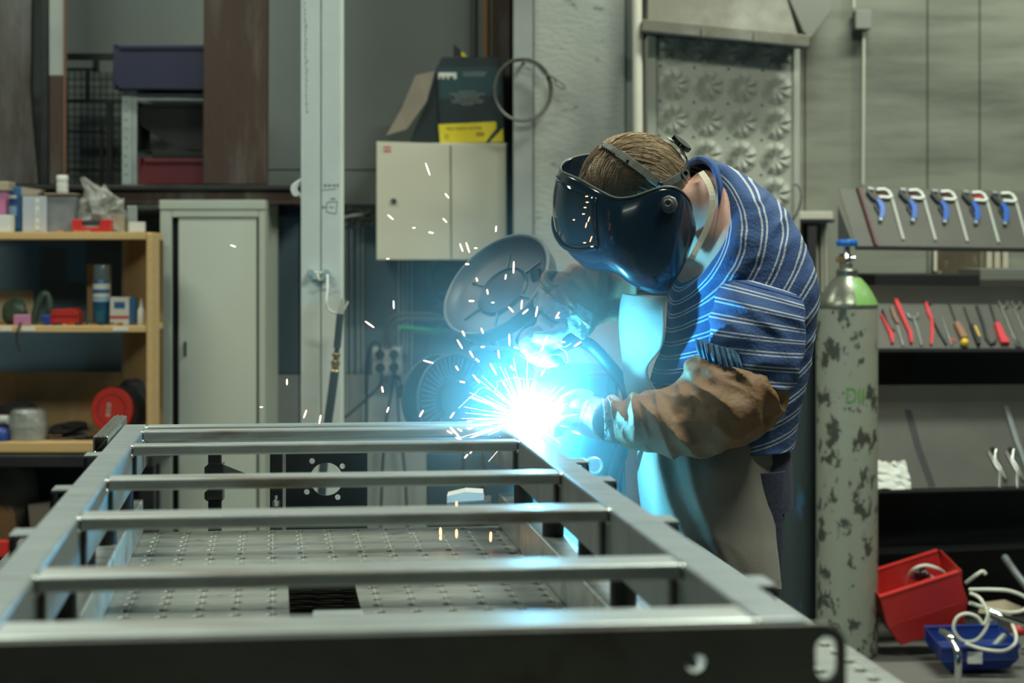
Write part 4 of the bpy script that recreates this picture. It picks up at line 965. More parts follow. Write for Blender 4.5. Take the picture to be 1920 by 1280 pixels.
# goods on the wall between the upper trays
mat('rusty_box',(0.10,0.075,0.04),0.8,0,(0.04,0.032,0.02),14,0.9,col3=(0.28,0.22,0.12),scale3=18,thr=0.62)
wm=thing('mottled_brown_board','mottled brown board on the wall behind the gap between the trays','board',W(1800,530,7.8))
pbox(1752,466,1836,538,7.95,0.05,'rusty_box','board',wm); pbox(1751,466,1757,508,7.945,0.004,'cream_pipe','cream_strip',wm)
wm=thing('pale_grey_carton','pale grey carton behind the gap between the trays on the right','box',W(1890,545,7.6))
pbox(1838,504,1990,548,7.6,0.40,'duct_light','carton_body',wm,0.002); pbox(1838,524,1990,548,7.59,0.009,'tray_grey','front_band',wm)
wm=thing('wood_strips','yellowish bundled strips standing behind the pale grey carton','strips',W(1868,500,7.8))
for i in range(9): pbox(1846+i*5,466,1849.5+i*5,502,7.97+0.004*(i%2),0.03,'cream_pipe' if i%3 else 'brass','strip',wm)
tag(MB().box(W(1640,545,7.4),W(1836,514,7.4)+Vector((0,0.6,0))).build('tool_case','black_matte',bevel=0.004),'long dark case behind the gap between the trays','case')
# clamps on the upper tray
def z7(x,y,i=0): return (1560+(x+OFF[i][0])/5.333, 340+(y+OFF[i][1])/5.333)
OFF=[(0,0),(322,8),(640,20),(952,30),(1242,38)]
names=['leftmost blue handled bar clamp, right beside the maroon divider','second blue handled bar clamp from the maroon divider','third blue handled bar clamp from the maroon divider','fourth blue handled bar clamp, with the largest red patch in its jaw','rightmost blue handled bar clamp on the upper tray']
for i in range(5):
    c=thing('bar_clamp',names[i],'clamp',T1.at(*z7(500,300,i)),'bar clamps on the upper tray')
    Z=lambda pts: [z7(x,y,i) for x,y in pts]
    T1.strip(Z([(595,170),(710,585)]),5.0,0.006,'gear_light','bar',c)
    T1.strip(Z([(440,92),(520,88),(560,110),(590,160),(560,172),(465,165)]),5.0,0.010,'label_white','jaw',c,off=0.004)
    T1.strip(Z([(352,85),(410,92)]),6,0.012,'steel_raw','pad',c,off=0.003)
    T1.strip(Z([(350,110),(400,165),(455,215)]),[8,10,8],0.012,'dark_steel','lever_head',c,off=0.003)
    T1.strip(Z([(445,195),(480,240),(495,290),(492,340),(478,385)]),[9,11,10.5,9,7],0.014,'clamp_blue','handle',c,off=0.004)
    T1.strip(Z([(482,380),(476,402)]),6,0.012,'galv','handle_tip',c,off=0.004)
    T1.strip(Z([(430,200),(430,260),(470,330)]),[4,5,4],0.008,'dark_steel','trigger',c,off=0.001)
    if i<4: T1.strip(Z([(445,108),(545,132)]),6,0.002,'foam_red' if i==3 else 'maroon','foam_patch',c,off=0.0005)
# tools on the middle tray
def z8(x,y): return (1640+x/6.857, 530+y/6.857)
def tool(name,lab,parts,cat=None):
    first=parts[0][0][0]; o=thing(name,lab,cat or name.split('_')[-1],T2.at(*z8(*first)))
    for k,(pts,ws,th,m,pn_) in enumerate(parts):
        w=[v/6.857 for v in ws] if isinstance(ws,(list,tuple)) else ws/6.857
        T2.strip([z8(x,y) for x,y in pts],w,th,m,pn_,o,off=0.0012+0.0006*k)
    return o
tool('pipe_wrench','large red pipe wrench with black curved jaw on the middle tray',[([(120,160),(230,180),(270,250),(330,400),(400,560),(450,660),(465,790)],[26,50,60,55,40,52,30],0.012,'foam_red','body'),([(100,128),(230,150),(290,190),(310,250)],[16,26,30,16],0.014,'black','jaw')],'wrench')
tool('red_pliers','red pliers at the left end of the middle tray beside the cylinder',[([(75,420),(150,570),(205,660),(225,790)],[16,34,60,30],0.010,'foam_red','handle'),([(90,360),(180,590),(250,640)],[14,18,14],0.012,'black','jaw')],'pliers')
tool('brown_screwdriver','screwdriver with brown handle and bright shaft on the middle tray',[([(205,330),(235,430),(290,545)],[26,36,28],0.012,'brown_tool','handle'),([(285,555),(320,680),(362,815)],[30,26,22],0.006,'steel_shiny','shaft')],'screwdriver')
tool('open_wrench','short open ended wrench on the middle tray right of the red pipe wrench',[([(490,440),(545,600),(600,815)],[44,34,30],0.007,'steel_shiny','shank'),([(415,405),(450,455),(500,475),(545,450),(548,395)],[26,34,44,34,26],0.008,'steel_shiny','jaw')],'wrench')
tool('red_compass','red and black divider tool standing open on the middle tray',[([(650,250),(690,400),(728,480),(735,640),(722,805)],[40,50,40,44,32],0.008,'foam_red','leg'),([(620,240),(720,285)],[30,24],0.010,'black','head'),([(735,480),(830,660),(920,805)],[14,20,24],0.009,'black','leg')],'divider')
tool('steel_scriber','thin bright scriber on the middle tray',[([(860,440),(930,640),(990,810)],[14,30,20],0.006,'steel_shiny','shank'),([(975,715),(1030,760)],[34,30],0.003,'foam_red','foam_patch')],'scriber')
o=tool('yellow_screwdriver','screwdriver with round yellow end on the middle tray',[([(950,262),(1035,500)],[22,18],0.006,'dark_steel','shaft'),([(1035,540),(1080,620),(1140,740)],[60,84,90],0.018,'brown_tool','handle')],'screwdriver')
MB().ell(T2.at(*z8(1158,766),0.016),(S(8,6.8),S(8,6.8),S(8,6.8)),14,9).build('end_ball','yellow_tool',o,smooth=True)
tool('striped_screwdriver','screwdriver with yellow and black handle on the middle tray',[([(1145,320),(1225,545)],[24,18],0.006,'dark_steel','shaft'),([(1235,560),(1290,690),(1330,815)],[44,60,44],0.016,'black','handle'),([(1270,590),(1330,730)],[26,22],0.018,'yellow_tool','handle_stripe')],'screwdriver')
tool('black_hook_tool','black hooked tool on the middle tray',[([(1305,310),(1385,540),(1430,730),(1490,805),(1540,780),(1555,730)],[26,34,36,36,26,18],0.010,'black','shank')],'hook')
tool('red_screwdriver','screwdriver with broad red handle on the middle tray',[([(1478,290),(1550,520)],[30,24],0.006,'black','shaft'),([(1560,545),(1610,680),(1670,800)],[70,90,120],0.016,'foam_red','handle')],'screwdriver')
def combo(lab,dx):
    o=tool('combination_wrench',lab,[([(1640+dx,330),(1720+dx,530),(1815+dx,745)],[58,40,44],0.007,'steel_shiny','shank'),([(1585+dx,250),(1610+dx,300),(1655+dx,330),(1700+dx,300),(1700+dx,255)],[24,36,48,36,24],0.009,'steel_shiny','open_jaw')],'wrench')
    c=T2.at(*z8(1835+dx,795),0.002)
    MB().lathe([(S(4.2,6.8),0),(S(7.6,6.8),0),(S(7.6,6.8),0.009),(S(4.2,6.8),0.009),(S(4.2,6.8),0)],c,T2.n,18).build('ring_jaw','steel_shiny',o,smooth=True)
combo('long combination wrench with whole ring end on the middle tray',0); combo('combination wrench running out of the picture at the right edge of the middle tray',165)
# lower tray
T3.strip([(1702,768),(1722,840),(1748,912)],14,0.0008,'tray_black','shade_strip',rk,off=0.0005)  # thin dark strip laid down the tray
def z9(x,y): return (1500+x/2.133, 680+y/2.133)
for i,(dx,lab) in enumerate(((0,'chrome pliers on the lower tray, nearer the crumpled paper'),(70,'chrome pliers on the lower tray nearest its right end'))):
    o=thing('chrome_pliers',lab,'pliers',T3.at(*z9(790+dx,430)))
    T3.strip([z9(x+dx,y) for x,y in ((752,355),(775,395),(800,440),(798,505))],[6,9,7,6],0.010,'steel_shiny','handle',o)
    T3.strip([z9(x+dx,y) for x,y in ((785,350),(782,390),(805,425),(822,470))],[6,9,7,5],0.010,'steel_shiny','handle',o,off=0.004)
    T3.strip([z9(x+dx,y) for x,y in ((760,345),(782,350))],[6,6],0.010,'black','jaw',o,off=0.003)
o=thing('steel_angle','long steel angle lying across the right of the lower tray','bar',T3.at(1900,800)); T3.strip([(1884,763),(1905,830),(1932,900)],9,0.012,'steel_raw','bar',o)
pa=thing('crumpled_paper','crumpled white paper on the lower tray beside the gas cylinder','paper',T3.at(1675,915))
vs=[];fs=[];n=9
for j in range(n):
    for i in range(n):
        px=1640+(58+ j*1.5)*i/(n-1); py=864+52*j/(n-1); 
        vs.append(T3.at(px+random.uniform(-2,2),py+random.uniform(-2,2),0.010+0.010*noise.noise(Vector((i*.9,j*.9,3)))))
for j in range(n-1):
    for i in range(n-1): fs.append((j*n+i,j*n+i+1,(j+1)*n+i+1,(j+1)*n+i))
o=MB().add(vs,fs).build('sheet','label_white',pa); md=o.modifiers.new('solid','SOLIDIFY'); md.thickness=0.001
# ================================================================ gas cylinders
def yz(y,D): return EYE-(y-HOR)/FPX*D
def cylinder(name,lab,px,D,m_body,full=True):
    c=thing(name,lab,'gas cylinder',Vector((W(px,0,D).x,D,0))); c0=Vector(c.location); R=0.1035
    MB().lathe([(0.05,0.012),(0.085,0.0),(0.1,0.006),(R,0.03),(R,yz(578,D))],c0,(0,0,1),48).build('cylinder_body',m_body,c,smooth=True)
    prof=[(R,yz(577,D)),(R,yz(572,D)),(R*0.93,yz(562,D)),(R*0.79,yz(547,D)),(R*0.62,yz(533,D)),(R*0.46,yz(523,D)),(R*0.35,yz(518,D)),(R*0.33,yz(514,D))]
    MB().lathe(prof,c0,(0,0,1),48).build('shoulder','cyl_bare' if full else m_body,c,smooth=True)
    MB().lathe([(0.030,yz(519,D)),(0.036,yz(517,D)),(0.037,yz(507,D)),(0.031,yz(503,D)),(0.022,yz(502,D))],c0,(0,0,1),24).build('neck_ring','cyl_bare',c,smooth=True)
    v=MB().lathe([(0.016,yz(503,D)),(0.019,yz(499,D)),(0.019,yz(494,D)),(0.014,yz(492,D)),(0.014,yz(482,D)),(0.011,yz(480,D)),(0.011,yz(462,D))],c0,(0,0,1),12).build('valve','chrome',c,smooth=True)
    MB().cyl(c0+Vector((0,0,yz(486,D))),c0+Vector((-0.036,-0.01,yz(486,D))),0.011,n=12).build('outlet','brass',c,smooth=True)
    MB().cyl(c0+Vector((0,0,yz(484,D))),c0+Vector((0.026,0,yz(484,D))),0.010,n=12).build('outlet','chrome',c,smooth=True)
    w=[(0.0,yz(463,D)),(0.028,yz(463,D))]; 
    mb=MB(); vs=[];fs=[]; n=40
    for (r,z) in ((0.010,461),(0.031,461.5),(0.035,458),(0.035,452.5),(0.030,449),(0.014,451)):
        for k in range(n):
            a=2*PI*k/n; rr=r*(1+ (0.05*math.cos(8*a) if r>0.02 else 0)); vs.append(c0+Vector((rr*math.cos(a),rr*math.sin(a),yz(z,D))))
    for j in range(5):
        for k in range(n): k2=(k+1)%n; fs.append((j*n+k,j*n+k2,(j+1)*n+k2,(j+1)*n+k))
    fs.append(tuple(range(n))); fs.append(tuple(range(5*n,6*n)))
    mb.add(vs,fs).build('handwheel','valve_blue',c,smooth=True)
    return c,c0,R
c,c0,R=cylinder('gas_cylinder','scuffed cream gas cylinder with bare shoulder and blue handwheel',1588,6.5,'cyl_cream')
D=6.5; vs=[];fs=[]; pr=[(R+.0008,571),(R*0.93+.0012,562),(R*0.79+.0012,547),(R*0.62+.0012,533),(R*0.46+.0012,523),(R*0.42+.001,521)]
for j,(r,y) in enumerate(pr):
    for k in range(9):
        a=-PI/2+0.12+ (PI/2+0.5)*k/8*(1 if j<5 else 1); vs.append(c0+Vector((r*math.cos(a),r*math.sin(a),yz(y,D)+0.0008)))
for j in range(5):
    for k in range(8): fs.append((j*9+k,j*9+k+1,(j+1)*9+k+1,(j+1)*9+k))
MB().add(vs,fs).build('green_sticker','cyl_green',c,smooth=True)
text('lettering','DII',Vector((c0.x+0.01,c0.y-R-0.002,yz(738,D))),0.075,'green_marker',c,ext=0.0006,sx=0.75)
cylinder('gas_cylinder','dark blue grey gas cylinder behind the welder beside the cream one',1484,6.66,'cyl_dark',False)
# ================================================================ bins and scrap on the floor
def tbin(name,lab,O,ex,ey,ez,L_,Wd,H,m,back=1.0,taper=0.03):
    o=thing(name,lab,'bin',O)
    ex=ex.normalized();ez=(ez-ex*ez.dot(ex)).normalized();ey=ez.cross(ex)
    def q(x,y,z): return O+ex*x+ey*y+ez*z
    def slab(p,t,nm):
        n=(p[1]-p[0]).cross(p[2]-p[0]).normalized()*t
        return MB().add(p+[v+n for v in p],[(3,2,1,0),(4,5,6,7),(0,1,5,4),(1,2,6,5),(2,3,7,6),(3,0,4,7)]).build(nm,m,o,bevel=0.0015)
    t=taper
    slab([q(t,t,0),q(L_-t,t,0),q(L_-t,Wd-t,0),q(t,Wd-t,0)],0.004,'bottom')
    def side(y0,y1,nm):
        slab([q(t,y0,0),q(L_-t,y0,0),q(L_,(y0*0.35+y1*.65),H*0.45),q(0,(y0*.35+y1*.65),H*0.45)],0.004,nm)
        slab([q(0,(y0*0.35+y1*.65),H*0.45+.001),q(L_,(y0*0.35+y1*.65),H*0.45+.001),q(L_-0.01,y1,H),q(0,y1,H)],0.004,nm)
        MB().bar(q(-0.002,y1,H),q(L_-0.008,y1,H),0.016,0.008,up=ez).build('rim',m,o,bevel=0.001)
    side(t,0,'front_wall'); side(Wd-t,Wd,'rear_wall')
    slab([q(L_-t,t,0),q(L_-t,Wd-t,0),q(L_,Wd,H*back),q(L_,0,H*back)],0.004,'end_wall')
    slab([q(t,t,0),q(t,Wd-t,0),q(0,Wd,H),q(0,0,H)],0.004,'end_wall')
    return o,q
D=6.42; O=W(1652,1220,D)+Vector((0.045,0,0.0)); 
rb,q=tbin('red_bin','large red stacking bin tilted on the floor beside the cream gas cylinder',O,Vector((1,0.05,0.31)),None,Vector((-0.3,-0.20,1)),0.285,0.22,0.20,'red_plastic')
D=6.16; O=W(1765,1262,D)
tbin('blue_bin','blue bin full of scrap on the floor in front of the red bin',O,Vector((1,0.03,0.03)),None,Vector((0,-0.1,1)),0.255,0.22,0.085,'blue_plastic')
tag(pbox(1814,1222,1842,1244,6.135,0.001,'label_white','paper_label'),'small white paper label stuck to the front of the blue bin','label')
def cab(pts,r,m,name,lab,cat='cable',n=8):
    o=MB().tube([W(x,y,d) for x,y,d in pts],r,n).build(name,m,smooth=True); return tag(o,lab,cat)
cab([(1701,1098,6.6),(1704,1080,6.55),(1715,1066,6.5),(1735,1060,6.5),(1758,1066,6.5),(1772,1076,6.55)],0.0062,'cable_white','white_cable','white cable loop sticking out of the red bin')
cab([(1812,1092,6.4),(1830,1078,6.35),(1842,1071,6.35),(1848,1076,6.35)],0.0062,'cable_white','white_cable','short white cable end right of the red bin')
cab([(1818,1105,6.35),(1860,1105,6.3),(1895,1108,6.3),(1925,1122,6.3),(1922,1142,6.28),(1890,1148,6.25),(1850,1140,6.22),(1818,1130,6.2)],0.006,'cable_white','white_cable','white cable running to the right edge above the blue bin')
cab([(1820,1112,6.2),(1838,1122,6.15),(1852,1150,6.12),(1850,1175,6.1),(1832,1198,6.1),(1810,1202,6.1),(1795,1192,6.1),(1788,1175,6.1),(1795,1157,6.1),(1812,1150,6.1),(1832,1156,6.1),(1845,1170,6.1),(1855,1148,6.1),(1862,1140,6.1)],0.0055,'cable_white','white_cable','white cable coiled in a ring over the blue bin')
cab([(1810,1206,6.08),(1840,1216,6.08),(1880,1220,6.08),(1902,1208,6.08),(1905,1190,6.1),(1898,1170,6.15)],0.0055,'cable_white','white_cable','white cable sagging over the front rim of the blue bin')
cab([(1766,1182,6.1),(1780,1192,6.05),(1792,1212,6.02),(1797,1240,6.0),(1794,1300,6.0),(1792,1330,5.99)],0.0115,'chrome','bent_tube','bent chrome tube standing in front of the blue bin','tube',12)
cab([(1858,1146,6.02),(1880,1156,6.0),(1925,1172,6.0)],0.0095,'chrome','bright_rod','bright metal rod lying on the white cables at the right edge','rod',10)
cab([(1884,1045,6.7),(1905,1075,6.6),(1935,1112,6.5)],0.013,'steel_raw','steel_tube','open ended steel tube leaning in from the right edge','tube',12)
cab([(1862,1215,6.2),(1882,1192,6.25)],0.014,'steel_raw','steel_tube','short grey tube end inside the blue bin','tube',12)
random.seed(31)
for i in range(14):
    x=random.uniform(1715,1765) if i<6 else random.uniform(1835,1925); y=random.uniform(1072,1085) if i<6 else random.uniform(1165,1260)
    d=6.55 if i<6 else random.uniform(6.45,6.6)
    if i>=6: d=6.5; 
    p=W(x,y,d); p.z=max(p.z,0.02)
    if i<6: p=W(x,1086,6.55)
    q2=p+Vector((random.uniform(-.05,.05),random.uniform(-.03,.03),random.uniform(0.01,.05)))
    o=MB().bar(p,q2,random.uniform(.012,.03),random.uniform(.004,.014)).build('metal_offcut',random.choice(['steel_raw','black','galv','cardboard']),bevel=0.001)
    tag(o,'small metal offcut heaped in the red bin' if i<6 else 'small metal offcut in the scrap heap right of the blue bin','offcut','offcuts in the red bin' if i<6 else 'offcuts in the scrap heap')
tag(MB().prism([(0,0),(0.11,-0.01),(0.16,0.02),(0.10,0.05),(0.02,0.04)],W(1833,1150,6.6),(1,0,0),(0,0.6,0.8),(0,-0.8,0.6),0.006).build('cardboard_piece','cardboard_light',bevel=0.001),'torn cardboard piece lying behind the white cables','cardboard')
o=MB().ell(W(1912,1180,6.3),(0.03,0.03,0.02),12,8).build('red_plug','red_plastic',smooth=True); tag(o,'small red plug at the right edge beside the blue bin','plug')
# ================================================================ the welder
pz=thing('person','person in striped blue shirt, leather sleeves and dark mask bent over the frame','person',Vector((W(1420,0,3.62).x,3.62,0)))
def cr(P,t):
    n=len(P)-1; i=min(int(t*n),n-1); u=t*n-i
    a=P[max(i-1,0)];b=P[i];c=P[i+1];d=P[min(i+2,n)]
    return 0.5*((2*b)+(-a+c)*u+(2*a-5*b+4*c-d)*u*u+(-a+3*b-3*c+d)*u**3)
def loft(rings, nr=60, ns=48, disp=None, sq=1.0, cap=True, mb=None, scale=1.0, a0=0.0, a1=2*PI):
    """rings: (Fx,Fy,Bx,By,D,a,k) front and back outline points in the picture of plane D, half width a, sideways lean k (px)"""
    s=lambda r: (W(r[0],r[1],r[4]),W(r[2],r[3],r[4]),Vector((S(r[6] if len(r)>6 else 0,r[4]),-r[5],0)))
    Q=[s(r) for r in rings]; Fs=[q[0] for q in Q]; Bs=[q[1] for q in Q]; Ns=[q[2] for q in Q]
    vs=[];arc=[];ang=[];fs=[];L=0;pc=None
    closed=abs(a1-a0-2*PI)<1e-6; m=ns if closed else ns+1
    for i in range(nr+1):
        t=i/nr; f=cr(Fs,t);b=cr(Bs,t);nn=cr(Ns,t); c=(f+b)/2
        if pc is not None: L+=(c-pc).length
        pc=c; h=(f-b)/2*scale; nn=nn*scale
        for k in range(m):
            a=a0+(a1-a0)*k/ns; ca,sa=math.cos(a),math.sin(a)
            if sq!=1: ca=math.copysign(abs(ca)**sq,ca); sa=math.copysign(abs(sa)**sq,sa)
            p=c+h*ca+nn*sa
            if disp:
                nrm=(h.normalized()*ca+nn.normalized()*sa); p=p+nrm*disp(p,t,a,L)
            vs.append(p);arc.append(L);ang.append(a)
    for i in range(nr):
        for k in range(ns):
            k2=(k+1)%m if closed else k+1
            fs.append((i*m+k,i*m+k2,(i+1)*m+k2,(i+1)*m+k))
    if cap and closed:
        fs.append(tuple(range(m-1,-1,-1))); fs.append(tuple(range(nr*m,nr*m+m)))
    mb=mb or MB(); mb.add(vs,fs); mb.arc=getattr(mb,'arc',[])+arc; return mb
def rn(p,s,seed=0): return noise.noise(Vector((p.x*s+seed,p.y*s,p.z*s-seed)))
def ridge(p,s,seed=0): return 1-2*abs(noise.noise(Vector((p.x*s+seed,p.y*s,p.z*s-seed))))
# ---- shirt
TOR=[(1290,503,1313,299,3.59,0.085,42),(1281,522,1352,311,3.59,0.13,36),(1268,545,1412,347,3.60,0.175,22),(1257,580,1466,398,3.61,0.195,14),
     (1250,620,1505,462,3.61,0.20,8),(1243,660,1523,540,3.61,0.195,6),(1224,702,1522,620,3.61,0.185,6),(1214,748,1511,700,3.62,0.18,4),(1212,792,1496,770,3.62,0.180,2),(1216,834,1486,836,3.62,0.182,0)]
def dt(p,t,a,L):
    d=0.006*rn(p,9,2)+0.003*ridge(Vector((p.x,p.y,p.z*2.2)),13,5)
    # drag folds from chest to armpit
    if math.sin(a)>0: d+=0.010*math.sin(a)*max(0,ridge(Vector((p.x*0.6+p.z*0.5,0,p.z-p.x)),14,1)-0.45)
    return d*min(1,t*6)
mb=loft(TOR,110,84,dt,sq=0.9,cap=False)
SLV=[(1388,512,1476,540,3.475,0.030,0),(1360,520,1500,560,3.465,0.072,0),(1342,548,1506,588,3.45,0.090,0),(1333,590,1505,620,3.435,0.092,0),(1334,640,1499,655,3.42,0.086,0),(1352,690,1490,705,3.41,0.080,0),(1372,716,1479,729,3.41,0.076,0)]
def ds(p,t,a,L): return 0.005*rn(p,14,4)+0.010*max(0,ridge(Vector((p.x*0.5,p.y*0.5,p.z+p.x*0.35)),22,7)-0.3)
SLF=[(1280,490,1400,430,3.72,0.04,0),(1230,520,1370,470,3.76,0.075,0),(1190,545,1330,540,3.77,0.075,0)]
sh=mb
c0_=W(1278,452,3.6); sh.arc=[math.sqrt((p.x-c0_.x)**2+(p.z-c0_.z)**2+0.35*(p.y-3.6)**2)*1.02+0.004*rn(p,7,1) for p in sh.v]
sl=loft(SLV,50,48,ds,cap=False); off=0.006
k=len(sh.v); sh.v+=sl.v; sh.f+=[tuple(i+k for i in f) for f in sl.f]; arc=sh.arc+[x+off for x in sl.arc]
sl2=loft(SLF,24,32,ds,cap=False); k=len(sh.v); sh.v+=sl2.v; sh.f+=[tuple(i+k for i in f) for f in sl2.f]; arc+=sl2.arc
m=mat('shirt_cloth',(0.027,0.073,0.20),0.85,0,(0.021,0.057,0.165),4,0.8,0.25,180)
nt=m.node_tree; N=nt.nodes; L=nt.links; B=N['Principled BSDF']; src=B.inputs['Base Color'].links[0].from_socket
at=N.new('ShaderNodeAttribute'); at.attribute_name='stripe'
def mth(op,a,b=None,c=None):
    x=N.new('ShaderNodeMath'); x.operation=op
    for i,v in enumerate((a,b,c)):
        if v is None: continue
        if isinstance(v,(int,float)): x.inputs[i].default_value=v
        else: L.new(v,x.inputs[i])
    return x.outputs[0]
fr_=mth('FRACT',mth('MULTIPLY',at.outputs['Fac'],1/0.0265))
d1=mth('ABSOLUTE',mth('SUBTRACT',fr_,0.38)); d2=mth('ABSOLUTE',mth('SUBTRACT',fr_,0.62))
wl1=mth('LESS_THAN',d1,0.050); wl2=mth('LESS_THAN',d2,0.050); mid=mth('LESS_THAN',mth('ABSOLUTE',mth('SUBTRACT',fr_,0.5)),0.10)
mx=N.new('ShaderNodeMix'); mx.data_type='RGBA'; mx.inputs[7].default_value=(0.022,0.055,0.17,1); L.new(mid,mx.inputs[0]); L.new(src,mx.inputs[6])
mx2=N.new('ShaderNodeMix'); mx2.data_type='RGBA'; mx2.inputs[7].default_value=(0.42,0.46,0.47,1); L.new(mth('MULTIPLY',mth('MAXIMUM',wl1,wl2),0.85),mx2.inputs[0]); L.new(mx.outputs[2],mx2.inputs[6]); L.new(mx2.outputs[2],B.inputs['Base Color'])
o=sh.build('shirt','shirt_cloth',pz,smooth=True,attr={'stripe':arc}); md=o.modifiers.new('solid','SOLIDIFY'); md.thickness=0.002; md.offset=-1
# armhole seam and collar
def ringpts(r,t0=0,t1=2*PI,n=24,grow=1.0):
    f=W(r[0],r[1],r[4]);b=W(r[2],r[3],r[4]);nn=Vector((S(r[6],r[4]),-r[5],0)); c=(f+b)/2
    return [c+((f-b)/2*math.cos(t)+nn*math.sin(t))*grow for t in [t0+(t1-t0)*i/n for i in range(n+1)]]
mat('collar_blue',(0.028,0.075,0.22),0.85)
MB().tube([sl.v[9*48+k_%48] for k_ in range(49)],0.0018,6,smooth=False,cap=False).build('sleeve_seam','collar_blue',pz,smooth=True)
MB().tube(ringpts(TOR[0],n=36),0.0075,8,smooth=False,cap=False).build('collar','collar_blue',pz,smooth=True)
# ---- body: one continuous figure
fwd=Vector((-0.86,-0.10,-0.50)).normalized(); up=Vector((0.46,-0.24,0.86)); up=(up-fwd*up.dot(fwd)).normalized(); sd=up.cross(fwd).normalized()  # sd: to the person's left
if sd.y>0: sd=-sd
H=W(1190,362,3.585)
MH=Matrix(((fwd.x,sd.x,up.x,H.x),(fwd.y,sd.y,up.y,H.y),(fwd.z,sd.z,up.z,H.z),(0,0,0,1)))
bd=MB()
bd.ell((0,0,0.0),(0.096,0.076,0.105),24,18,M=MH)                 # cranium
bd.ell((0.030,0,-0.070),(0.062,0.058,0.075),20,14,M=MH)          # face and jaw
bd.ell((0.052,0,-0.122),(0.030,0.028,0.022),14,10,M=MH)          # chin
bd.ell((0.098,0,-0.052),(0.016,0.013,0.026),12,8,M=MH)           # nose
bd.ell((0.080,0,-0.020),(0.018,0.045,0.012),14,8,M=MH)           # brow
bd.ell((0.084,0,-0.090),(0.010,0.024,0.007),12,8,M=MH); bd.ell((0.082,0,-0.100),(0.010,0.021,0.007),12,8,M=MH)   # lips
for s in (1,-1): bd.ell((-0.008,s*0.078,-0.038),(0.018,0.008,0.030),12,8,M=MH)   # ears
loft([(1205,415,1292,338,3.585,0.052,6),(1235,455,1312,322,3.585,0.056,12),(1258,492,1330,316,3.59,0.066,20),(1275,530,1372,335,3.59,0.10,16)],16,28,mb=bd)
loft([(r[0]+12,r[1]-2,r[2]-14,r[3]+8,r[4],r[5]-0.014,r[6]*0.6) for r in TOR[1:]],40,40,mb=bd)
loft([(1246,815,1474,828,3.62,0.150,0),(1250,880,1478,880,3.62,0.160,0),(1290,930,1465,925,3.62,0.14,0),(1300,970,1445,970,3.62,0.12,0)],12,36,mb=bd)
A=lambda x,y,D: W(x,y,D)
bd.tube([A(1425,560,3.47),A(1422,600,3.44),A(1415,650,3.41),A(1385,745,3.385),A(1320,790,3.39),A(1240,800,3.40),A(1165,793,3.44)],[0.040,0.048,0.046,0.042,0.038,0.033,0.027],18)
bd.tube([A(1330,470,3.74),A(1240,520,3.78),A(1160,545,3.78),A(1100,545,3.74),A(1060,560,3.68),A(1040,600,3.63)],[0.05,0.05,0.044,0.040,0.034,0.027],18)
for (x,yD) in ((1405,3.52),(1385,3.72)):
    hx=W(1382,0,3.62).x
    bd.tube([Vector((hx,yD,0.93)),Vector((hx-0.01,yD,0.75)),Vector((hx-0.02,yD,0.50)),Vector((hx+0.01,yD,0.30)),Vector((hx+0.03,yD,0.09))],[0.070,0.068,0.056,0.050,0.034],18)
    bd.tube([Vector((hx+0.05,yD,0.06)),Vector((hx-0.04,yD,0.05)),Vector((hx-0.15,yD,0.035))],[0.035,0.036,0.028],14)
ob=bd.build('body','skin',pz,smooth=True)
md=ob.modifiers.new('remesh','REMESH'); md.mode='VOXEL'; md.voxel_size=0.0075; md.use_smooth_shade=True
md=ob.modifiers.new('sm','SMOOTH'); md.iterations=4
for s in (1,-1):
    e=MB().ell((0.079,s*0.031,-0.040),(0.012,0.013,0.012),14,10,M=MH).build('eye','white_plastic',pz,smooth=True)
    MB().ell((0.089,s*0.031,-0.041),(0.0035,0.005,0.005),10,8,M=MH).build('iris','brown_tool',e,smooth=True)
# ---- hair
def hair_r(d):
    """d unit direction in head axes (forward, left, up)"""
    face = d.x>0.30 and d.z<0.42
    ear = abs(d.y)>0.80 and d.z<-0.10 and d.x>-0.30
    low = d.z<-0.62
    r=1.11+0.03*noise.noise(Vector((d.x*1.5,d.y*4,d.z*3)))+0.012*noise.noise(Vector((d.x*4,d.y*16,d.z*10)))
    if face: r=0.93-0.1*min(1,(d.x-0.3)*3)
    if ear: r=1.02
    if low and d.x>-0.2: r=0.9
    return r
hv=[];hf=[];nu,nv=96,64
def ellp(d,r): return MH@Vector((0.096*d.x*r,0.076*d.y*r,0.105*d.z*r))
for i in range(nv+1):
    a=PI*i/nv
    for k in range(nu):
        b=2*PI*k/nu; d=Vector((math.sin(a)*math.cos(b),math.sin(a)*math.sin(b),math.cos(a)))
        r=hair_r(d); p=ellp(d,r)
        if d.x<0 and d.z<-0.3: p=p+up*(-0.020*min(1,(-0.3-d.z)*2))*(-d.x)+fwd*(-0.006)
        hv.append(p)
for i in range(nv):
    for k in range(nu): k2=(k+1)%nu; hf.append((i*nu+k,(i+1)*nu+k,(i+1)*nu+k2,i*nu+k2))
MB().add(hv,hf).build('hair','hair',pz,smooth=True)
for nm,c1 in (('hair_light',(0.55,0.44,0.30)),('hair_dark',(0.32,0.24,0.15))): mat(nm,c1,0.42,spec=0.5)
random.seed(12)
smb={'hair_light':MB(),'hair_dark':MB(),'hair':MB()}
